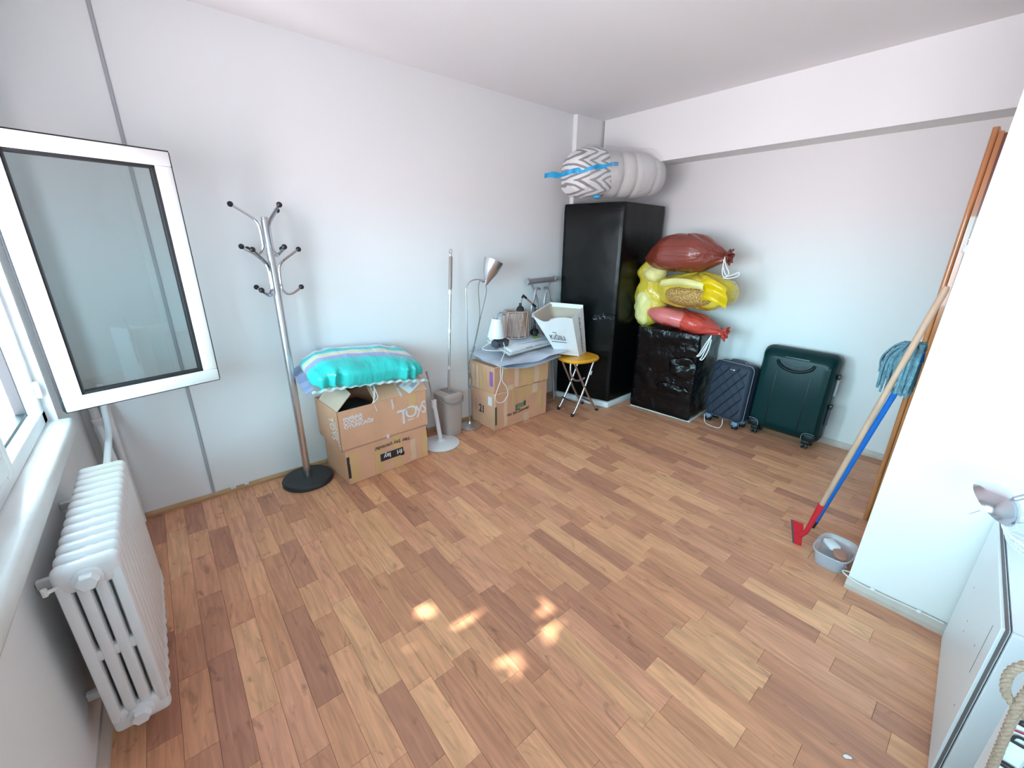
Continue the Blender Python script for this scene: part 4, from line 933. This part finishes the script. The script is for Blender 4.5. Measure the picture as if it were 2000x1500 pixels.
vo = n.new('ShaderNodeTexVoronoi'); vo.inputs['Scale'].default_value = 72; tcx = n.new('ShaderNodeTexCoord'); l.new(tcx.outputs['Object'], vo.inputs['Vector'])
rp = n.new('ShaderNodeValToRGB'); rp.color_ramp.elements[0].color = (.85, .58, .25, 1); rp.color_ramp.elements[0].position = .12; rp.color_ramp.elements[1].color = (.42, .22, .05, 1); rp.color_ramp.elements[1].position = .55
l.new(vo.outputs['Distance'], rp.inputs[0]); l.new(rp.outputs[0], n['Principled BSDF'].inputs['Base Color']); n['Principled BSDF'].inputs['Roughness'].default_value = .3
bpn = n.new('ShaderNodeBump'); bpn.invert = True; bpn.inputs['Distance'].default_value = .01; bpn.inputs['Strength'].default_value = .8; l.new(vo.outputs['Distance'], bpn.inputs['Height']); l.new(bpn.outputs[0], n['Principled BSDF'].inputs['Normal'])
g = G(); g.blob((.0, -.07, -.035), (.255, .135, .098), e=(.85, .85), nz=.008, nsc=5, nu=50, nv=26, seed=1, rz=R(-2)); g.build('beaded_sheet', bead_m, yr)
g = G(); g.sheet(lambda u, v: (-.24+.40*u, -.19-.015*math.sin(v*PI)-.02*math.sin(u*PI), .035+.05*v+.030*math.sin(u*PI)), 24, 6, .012); g.build('pale_fold', 'pale_yellow', yr)
g = G(); g.sheet(lambda u, v: (.12+.22*u+.03*v, -.17-.055*math.sin(u*PI)*(.6+.4*v)-.015*math.sin(v*9), .115-.17*v+.035*math.sin(u*PI)-.05*u), 20, 14, .006); g.build('bright_flap', 'bright_yellow', yr)
br = sack('brown_bag', 'brown red plastic bag tied with white string on top of the heap', (3.74, 2.02, 1.545), (.385, .20, .16), AY, 'brown_bag', 1, 14, nz=.020, sag=.015)
loopc(br, [(3.70, 1.625, 1.53), (3.66, 1.59, 1.47), (3.64, 1.545, 1.41), (3.64, 1.56, 1.385), (3.655, 1.60, 1.44), (3.68, 1.62, 1.51)])
loopc(br, [(3.69, 1.62, 1.52), (3.64, 1.60, 1.42), (3.63, 1.57, 1.375), (3.64, 1.50, 1.40), (3.64, 1.465, 1.415), (3.64, 1.47, 1.385), (3.64, 1.53, 1.365), (3.635, 1.58, 1.365)])
loopc(pk_, [(3.64, 1.60, .875), (3.61, 1.625, .80), (3.60, 1.665, .70), (3.595, 1.68, .68), (3.60, 1.655, .69), (3.62, 1.62, .78), (3.64, 1.60, .86)])
loopc(pk_, [(3.64, 1.60, .87), (3.61, 1.61, .78), (3.60, 1.635, .68), (3.60, 1.65, .655), (3.60, 1.625, .66), (3.62, 1.60, .74), (3.64, 1.595, .84)])

# ================================================================ SUITCASES (front is local -y)
def shell(w, h, d, rb_, z0=0.0, seg=10, taper=0.0):
    """rounded suitcase half: outline in x-z with depth along y"""
    def outline(k, y):
        pts = []
        for cx, cz, a0 in ((w/2-rb_, h-rb_, 0), (-w/2+rb_, h-rb_, 90), (-w/2+rb_, rb_, 180), (w/2-rb_, rb_, 270)):
            for i in range(seg+1):
                a = R(a0+90*i/seg); pts.append(Vector(((cx+rb_*math.cos(a))*k, y, z0+h/2+((cz+rb_*math.sin(a))-h/2)*k)))
        return pts
    return outline
def wheel(par, x, y, housing, r=.024, mt='black'):
    h_ = G().box((x, y, .055), (.055, .05, .036), bev=.008); h_.box((x, y, .035), (.03, .038, .03), bev=.006); h_ = h_.build('wheel_housing', housing, par)
    for s in (-1, 1):
        g = G(); g.lathe([(.006, -.007), (r, -.007), (r+.001, 0), (r, .007), (.006, .007)], 18, Matrix.Translation((x+s*.014, y, r+.001)) @ Matrix.Rotation(R(90), 4, 'Y')); g.build('wheel', mt, h_)
# small case
sc_ = thing('small_suitcase', 'small dark grey cabin suitcase with wavy ribs beside the black wrapped box', 'suitcase', (3.93, 1.47, 0), R(-90)-R(6))
sc_.rotation_euler = (R(-4), 0, R(-96)); MW[sc_.name] = Matrix.Translation((3.93, 1.47, 0)) @ sc_.rotation_euler.to_matrix().to_4x4()
w, h, d = .365, .535, .20; o = shell(w, h, d, .050, .068)
loft(G(), [o(.80, -d/2), o(.90, -d/2+.004), o(.97, -d/2+.022), o(1, -d/2+.05), o(1, -.006)]).build('front_shell', 'navy', sc_)
loft(G(), [o(1, .006), o(1, d/2-.05), o(.97, d/2-.02), o(.88, d/2)]).build('back_shell', 'navy', sc_)
loft(G(), [o(.985, -.008), o(.985, .008)]).build('zip_gusset', 'navy_rib', sc_)
g = G(); pp = [p for p in o(1.004, -.052)]; g.tube(pp, .0022, 6, closed=True); g.build('edge_piping', 'print_grey', sc_)
for i in range(7):
    xb_ = -w/2+.052+i*(w-.104)/6; s_ = 1 if i % 2 else -1
    g = G(); g.tube([(xb_+s_*.0165*math.sin(z*2*PI/.118), -d/2-.003, .105+z) for z in [k*.006 for k in range(78)]], .0042, 6); g.build('wave_rib', 'navy_rib', sc_)
G().box((.01, -d/2-.003, .545), (.055, .004, .011), bev=.001).build('badge', 'chrome', sc_)
g = G(); g.tube(bez([(-.07, .02, .600), (-.05, .02, .618), (.05, .02, .618), (.07, .02, .600)], 5), .010, 8); g.build('carry_handle', 'darkgrey', sc_)
for x in (-.13, .13):
    for y in (-.065, .065): wheel(sc_, x, y, 'bluegrey')
cbw = G().tube(bez([(3.835, 1.63, .07), (3.80, 1.60, .012), (3.77, 1.55, .006), (3.76, 1.49, .006), (3.78, 1.45, .006), (3.815, 1.445, .04), (3.83, 1.455, .075)], 8), .0035, 8).build('cable', 'cable_white')
tag(cbw, 'white cable drooping to the floor under the small grey suitcase', 'cable')
# large case
gc = thing('large_suitcase', 'large dark green hard shell suitcase leaning on the far wall', 'suitcase', (3.985, 1.005, 0), R(-90))
gc.rotation_euler = (R(-4.5), 0, R(-91)); MW[gc.name] = Matrix.Translation((3.985, 1.005, 0)) @ gc.rotation_euler.to_matrix().to_4x4()
w, h, d = .555, .745, .20; o = shell(w, h, d, .065, .060)
def sc2(pts, kx, kz, y, w=w, h=h): return [Vector((p.x*kx, y, .060+h/2+(p.z-.060-h/2)*kz)) for p in pts]
b_ = o(1, 0)
loft(G(), [sc2(b_, .76, .76, -d/2-.006), sc2(b_, .88, .84, -d/2+.0), sc2(b_, .95, .93, -d/2+.032), sc2(b_, .985, .985, -d/2+.06), sc2(b_, 1, 1, -.010)]).build('front_shell', 'green_case', gc)
loft(G(), [sc2(b_, 1, 1, .010), sc2(b_, 1, 1, d/2-.03), sc2(b_, .93, .93, d/2)]).build('back_shell', 'green_case', gc)
loft(G(), [sc2(b_, 1.008, 1.008, -.012), sc2(b_, 1.008, 1.008, .012)]).build('locking_rim', 'green_dark', gc)
for x in (-.125, .125):
    g = G(); g.box((x, -d/2-.005, .36), (.010, .006, .50), bev=.002); g.build('ridge', 'green_dark', gc)
g = G(); g.tube(bez([(-.135, -d/2+.002, .700), (-.115, -d/2-.012, .665), (-.06, -d/2-.022, .637), (0, -d/2-.026, .628), (.06, -d/2-.022, .637), (.115, -d/2-.012, .665), (.135, -d/2+.002, .700)], 6), .013, 10); g.build('carry_handle', 'green_dark', gc)
g = G(); g.tube(bez([(-.105, -d/2+.004, .70), (-.06, -d/2-.010, .668), (0, -d/2-.014, .658), (.06, -d/2-.010, .668), (.105, -d/2+.004, .70)], 6), .006, 8); g.build('handle_recess', 'darkgrey', gc)
G().box((0, -d/2+.022, .722), (.20, .05, .05), bev=.012).build('handle_mount', 'darkgrey', gc)
G().box((0, .0, .792), (.24, .06, .014), bev=.005).build('trolley_cap', 'green_dark', gc)
for s in (-1, 1):
    G().box((s*.215, -d/2+.016, .105), (.085, .045, .065), bev=.014).build('corner_guard', 'green_dark', gc)
    g = G(); g.tube(bez([(s*.255, -d/2-.006, .142), (s*.21, -d/2-.009, .146), (s*.175, -d/2-.009, .130), (s*.168, -d/2-.006, .085)], 5), .0018, 6); g.build('guard_line', 'print_grey', gc)
for z in (.30, .55):
    g = G(); g.tube([(w/2+.010, -.006, z-.07), (w/2+.010, -.006, z+.07)], .010, 8); g.build('side_bar', 'dullsteel' if z > .5 else 'darkgrey', gc)
    G().box((w/2+.012, 0, z+.085), (.022, .05, .04), bev=.006).build('latch', 'black', gc)
for x in (-.20, .20):
    for y in (-.06, .06): wheel(gc, x, y, 'green_dark', .026)

# ================================================================ SQUEEGEE, MOP, TUB
sq = thing('floor_squeegee', 'red floor squeegee on a long wooden handle leaning on the near right wall end', 'squeegee', (2.51, .44, 0))
hA, hB = Vector((2.500, .405, .115)), Vector((2.402, .172, 1.475))
G().tube([hA.lerp(hB, .12), hA.lerp(hB, .99), hB], [.0125, .0125, .008], 14).build('handle', 'wood', sq, True)
G().tube([hA, hA.lerp(hB, .06), hA.lerp(hB, .15)], [.011, .013, .0165], 12).build('socket', 'red', sq, True)
g = G(); a, b, c, d_ = Vector((2.523, .448, .004)), Vector((2.500, .478, .150)), Vector((2.498, .425, .155)), Vector((2.515, .412, .012))
th = Vector((.008, .003, 0))
g.add([a-th, b-th, c-th, d_-th, a+th, b+th, c+th, d_+th], [(0, 1, 2, 3), (7, 6, 5, 4), (0, 4, 5, 1), (1, 5, 6, 2), (2, 6, 7, 3), (3, 7, 4, 0)]); g.tube([Vector((2.506, .43, .075)), hA], [.016, .012], 8)
g.build('head', 'red', sq, True)
g = G(); q = Vector((.0035, .001, 0)); o_ = Vector((.0, .009, 0)); g.add([a-q, b-q, b-q+o_, a-q+o_, a+q, b+q, b+q+o_, a+q+o_], [(0, 1, 2, 3), (7, 6, 5, 4), (0, 4, 5, 1), (1, 5, 6, 2), (2, 6, 7, 3), (3, 7, 4, 0)]); g.build('rubber_blade', 'darkgrey', sq, True)
mo = thing('string_mop', 'upside down string mop with blue handle and blue grey strands beside the door casing', 'mop', (2.77, .425, 0))
mA, mB = Vector((2.77, .425, .002)), Vector((2.53, .208, 1.12))
G().tube([mA.lerp(mB, .045), mB], .0125, 14).build('handle', 'blue', mo, True)
G().tube([mA, mA.lerp(mB, .05)], [.010, .0135], 12).build('end_cap', 'black', mo, True)
g = G(); rm = random.Random(8); top = mB+Vector((.0, .002, .07))
for i in range(120):
    a = rm.uniform(0, 2*PI); r_ = rm.uniform(.045, .105); dz = rm.uniform(.10, .22); u_ = Vector((math.cos(a), math.sin(a), 0))
    p1 = top+u_*r_*.55+Vector((0, 0, rm.uniform(.0, .03))); p2 = top+u_*r_+Vector((0, 0, -.05)); p3 = top+u_*(r_+rm.uniform(-.02, .015))+Vector((0, 0, -dz))
    pts = [top, p1, p2, p3]
    for p in pts:
        if p.y < .186: p.y = .186+rm.uniform(0, .02)
    g.tube(bez(pts, 4), .0062, 5, flat=.7)
ms = g.build('mop_strands', 'mopcloth', mo, True); ms['kind'] = 'stuff'
G().lathe([(.02, 0), (.035, .01), (.03, .05), (.01, .06)], 14, Matrix.Translation(mB+Vector((0, 0, .01)))).build('mop_socket', 'blue', mo, True)
tu = thing('plastic_tub', 'clear plastic tub on the floor beside the squeegee', 'tub', (2.525, .268, 0), R(-2))
rings = [rr(.098, .066, .0, 36, .55), rr(.102, .070, .006, 36, .55), rr(.116, .080, .080, 36, .55), rr(.122, .084, .084, 36, .55), rr(.118, .082, .087, 36, .55), rr(.112, .077, .080, 36, .55), rr(.098, .067, .010, 36, .55), rr(.090, .06, .006, 36, .55)]
loft(G(), rings).build('tub', 'frosted', tu)
G().tube(rr(.121, .084, .086, 36, .55), .0035, 6, closed=True).build('rim', 'frosted', tu)
bs = thing('scrubbing_brush', 'small brush with pink and white bristles lying in the clear tub', 'brush', (2.535, .262, .012), R(20))
G().blob((-.025, -.012, .050), (.050, .030, .012), e=(.5, .7), nu=24, nv=12).build('brush_block', 'brush_top', bs)
g = G()
for i in range(9):
    for j in range(3): g.tube([(-.062+i*.0095, -.030+j*.012, .045), (-.064+i*.0100, -.042+j*.013, .006)], [.0035, .005], 6)
g.build('bristles', 'bristle', bs)
G().box((.038, .018, .058), (.075, .052, .028), rz=R(25), bev=.008).build('handle', 'white', bs)
kb = G().tube(bez([(2.43, .150, .05), (2.40, .20, .055), (2.362, .182, .062), (2.345, .12, .060), (2.343, 0.0, .062), (2.345, -.12, .064), (2.344, -.17, .064)], 8), .0035, 8).build('wall_cable', 'cable_white')
tag(kb, 'thin white cable running along the skirting of the near right wall', 'cable')
for y in (.075, -.09):
    tag(G().blob((2.344, y, .064), (.008, .010, .008), nu=10, nv=6).build('cable_clip', 'white'), ('white cable clip on the near right skirting, nearer the tub' if y > 0 else 'white cable clip on the near right skirting, nearer the white cabinet'), 'clip')
dbr = G().blob((1.458, -.035, .003), (.006, .013, .003), nz=.003, nsc=60, nu=14, nv=8, rz=R(40)).build('paper_scrap', 'paper'); tag(dbr, 'tiny white scrap lying on the floor near the white cabinet', 'scrap')

# ================================================================ WHITE CABINET AT THE RIGHT EDGE
ca = thing('white_cabinet', 'white cabinet with dark raw edges at the right edge, carrying the chrome lamp', 'cabinet', (1.60, -.213, 0), R(2.6))
Wc, Dc, Hc = .733, .80, .628
G().box((Wc/2, -.009, Hc/2), (Wc, .018, Hc-.004), bev=.0015, seg=1).build('side_panel', 'unit', ca)
G().box((Wc/2, -Dc+.009, Hc/2), (Wc, .018, Hc)).build('side_panel', 'unit', ca)
G().box((Wc/2+.004, -Dc/2-.003, Hc-.009), (Wc-.008, Dc-.037, .018), bev=.001, seg=1).build('top_panel', 'unit', ca)
G().box((Wc/2, -Dc/2, .03), (Wc-.03, Dc-.04, .018)).build('bottom_panel', 'unit', ca)
for i in range(2): G().box((-.004, -.0185-(i+.5)*(Dc-.037)/2, Hc/2), (.018, (Dc-.037)/2-.003, Hc-.004), bev=.0015, seg=1).build('door', 'unit', ca)
G().box((-.0015, -.011, Hc/2), (.004, .007, Hc-.002)).build('raw_edge', 'chip', ca); G().box((Wc/2, -.011, Hc-.0005), (Wc-.004, .007, .004)).build('raw_edge', 'chip', ca)
g = G()
for x, z in ((.40, .30), (.41, .34), (.17, .42), (.07, .25), (.55, .40)): g.lathe([(.0035, -.001), (.0035, .0012)], 8, Matrix.Translation((x, 0, z)) @ Matrix.Rotation(R(90), 4, 'X'))
g.build('screw_holes', 'print_grey', ca)
g = G(); g.box((.085, .0003, .475), (.0018, .0008, .19)); g.build('crack', 'chip', ca)
dl = thing('desk_lamp', 'desk lamp with a chrome dish shade on the white cabinet', 'lamp', (2.08, -.48, .632))
HS = Vector((1.905, -.163, .885)); TS = Matrix.Translation(HS) @ Matrix.Rotation(R(40), 4, "X") @ Matrix.Rotation(R(-8), 4, "Y")
g = G(); g.lathe([(.008, .004), (.030, -.004), (.052, -.018), (.068, -.036), (.073, -.050), (.070, -.049), (.050, -.024), (.01, -.006)], 36, TS); g.build('shade', 'chrome', dl, True)
g = G(); g.tube([HS+Vector((0, -.002, .0)), HS+Vector((.012, -.055, .05)), HS+Vector((.03, -.12, .10))], [.008, .007, .007], 10); g.build('neck', 'dullsteel', dl, True)
g = G(); g.tube([HS+Vector((.03, -.12, .10)), (2.06, -.46, 1.06), (2.08, -.48, .66)], .008, 10); g.build('arm', 'darkgrey', dl, True)
G().lathe([(.07, 0), (.072, .008), (.06, .018), (.012, .024)], 24, Matrix.Translation((2.08, -.48, .632))).build('base', 'darkgrey', dl, True)
g = G(); g.tube([(1.90, -.11, .815), (1.88, -.09, .80)], .0012, 5); g.build('wire_end', 'print_grey', dl, True)
wb_ = thing('wire_basket', 'round white wire basket full of hangers on the white cabinet', 'basket', (2.165, -.345, .634))
for r_, z_ in ((.158, .045), (.140, .004), (.150, .024)):
    G().tube([(r_*math.cos(a), r_*math.sin(a), z_) for a in [2*PI*i/40 for i in range(40)]], .0045 if z_ > .04 else .0025, 6, closed=True).build('wire_ring', 'white', wb_)
g = G()
for i in range(20):
    a = 2*PI*i/20; g.tube([(.158*math.cos(a), .158*math.sin(a), .045), (.140*math.cos(a), .140*math.sin(a), .004), (.05*math.cos(a), .05*math.sin(a), .003)], .002, 5)
g.build('wires', 'white', wb_)
rh = random.Random(4)
hl = ['uppermost white plastic hanger in the basket, its hook leaning on the chrome lamp', 'white plastic hanger poking out over the left rim of the basket', 'white plastic hanger lying lowest in the wire basket', 'white plastic hanger standing at the right of the basket', 'white plastic hanger tilted across the middle of the basket']
for i, (cx, cy, cz, ax, ay, az_) in enumerate(((2.10, -.275, .79, 70, 20, -40), (2.08, -.285, .735, 35, -25, 30), (2.17, -.36, .68, 8, 6, 80), (2.20, -.40, .80, 80, -10, 10), (2.13, -.33, .76, 60, 30, -70))):
    h_ = thing('clothes_hanger', hl[i], 'hanger', (cx, cy, cz), R(az_), R(ax), R(ay), 'white hangers in the wire basket')
    g = G(); g.tube(bez([(-.10, -.03, 0), (-.06, .015, 0), (0, .045, 0), (.06, .015, 0), (.10, -.03, 0), (.085, -.045, 0), (0, -.045, 0), (-.085, -.045, 0), (-.10, -.03, 0)], 5), .0035, 7); g.build('shoulders', 'white', h_)
    g = G(); g.tube(bez([(0, .045, 0), (0, .075, 0), (.02, .085, 0), (.030, .105, 0), (.012, .125, 0), (-.015, .118, 0)], 5), .0028, 7); g.build('hook', 'white', h_)
# ================================================================ ROPE HANDLED BAG
rp_ = thing('rope_bag', 'white carrier bag with thick jute rope handle and black lettering in the bottom right corner', 'bag', (1.40, -.46, 0))
g = G()
def panel(p0, p1, z0, z1, nm, seed):
    p0, p1 = Vector(p0), Vector(p1); nn = Vector((-(p1-p0).y, (p1-p0).x, 0)).normalized()
    def f(u, v):
        p = p0.lerp(p1, u); p.z = z0+(z1-z0)*v; return p+nn*noise.noise(p*7+Vector((seed, 0, 0)))*.010*math.sin(PI*u)
    G().sheet(f, 16, 20, .002).build(nm, 'paper', rp_, True)
x0, x1, ya, yb = 1.335, 1.47, -.262, -.64
panel((x0, ya, 0), (x0, yb, 0), .003, .735, 'front_panel', 1); panel((x1, ya, 0), (x1, yb, 0), .003, .735, 'back_panel', 2)
panel((x0, ya, 0), (x1, ya, 0), .003, .735, 'side_panel', 3); panel((x0, yb, 0), (x1, yb, 0), .003, .735, 'side_panel', 4); G().box(((x0+x1)/2, (ya+yb)/2, .003), (x1-x0, ya-yb, .004)).build('bottom_panel', 'paper', rp_, True)
def rope(P, nm, r=.0055, tw=70, n=6):
    P = bez(P, n); L = 0; g = G(); strands = [[], [], []]; prev = None; u = None
    dense = []
    for a, b in zip(P[:-1], P[1:]):
        for k in range(4): dense.append(a.lerp(b, k/4))
    dense.append(P[-1])
    for i, p in enumerate(dense):
        t_ = (dense[min(i+1, len(dense)-1)]-dense[max(0, i-1)]).normalized()
        if u is None: u = t_.cross(Vector((1, 0, 0))).normalized()
        u = (u-t_*u.dot(t_)).normalized(); w_ = t_.cross(u)
        if i: L += (p-dense[i-1]).length
        for s in range(3):
            a = L*tw*2.2+2*PI*s/3; strands[s].append(p+(u*math.cos(a)+w_*math.sin(a))*r*.75)
    for s in strands: g.tube(s, r, 7)
    return g.build(nm, 'rope', rp_, True)
rope([(1.315, -.262, .36), (1.308, -.256, .42), (1.302, -.250, .50), (1.30, -.244, .60), (1.30, -.242, .66), (1.30, -.250, .74), (1.305, -.27, .80), (1.31, -.31, .84)], 'rope_handle')
rope([(1.31, -.35, .74), (1.30, -.27, .775), (1.298, -.235, .765), (1.298, -.214, .73), (1.298, -.212, .69), (1.30, -.222, .655), (1.303, -.245, .635), (1.31, -.275, .625)], 'rope_loop')
g = G(); g.blob((1.305, -.268, .632), (.016, .022, .018), nz=.003, nsc=40, nu=18, nv=12); g.build('rope_knot', 'rope', rp_, True)
for k_, z in enumerate((.385, .520)):
    text('lettering', 'D', .040, 'print_black', rp_, (1.3255, -.288, z+.0), (0, 0, 1), (0, 1, 0), bold=.0015)
    text('red_letter', '\\', .040, 'print_red', rp_, (1.3255, -.288, z+.035), (0, 0, 1), (0, 1, 0), bold=.001)
    text('lettering', 'IY' if k_ else 'II', .040, 'print_black', rp_, (1.3255, -.288, z+.055), (0, 0, 1), (0, 1, 0), bold=.0015)
    G().box((1.325, -.296, z+.055), (.001, .003, .115)).build('rule', 'print_black', rp_, True)
    text('small_print', 'ISTANBUL DESIGN', .011, 'print_grey', rp_, (1.3255, -.309, z), (0, 0, 1), (0, 1, 0))
text('lettering', 'I', .040, 'print_black', rp_, (1.3255, -.288, .645), (0, 0, 1), (0, 1, 0), bold=.0015)
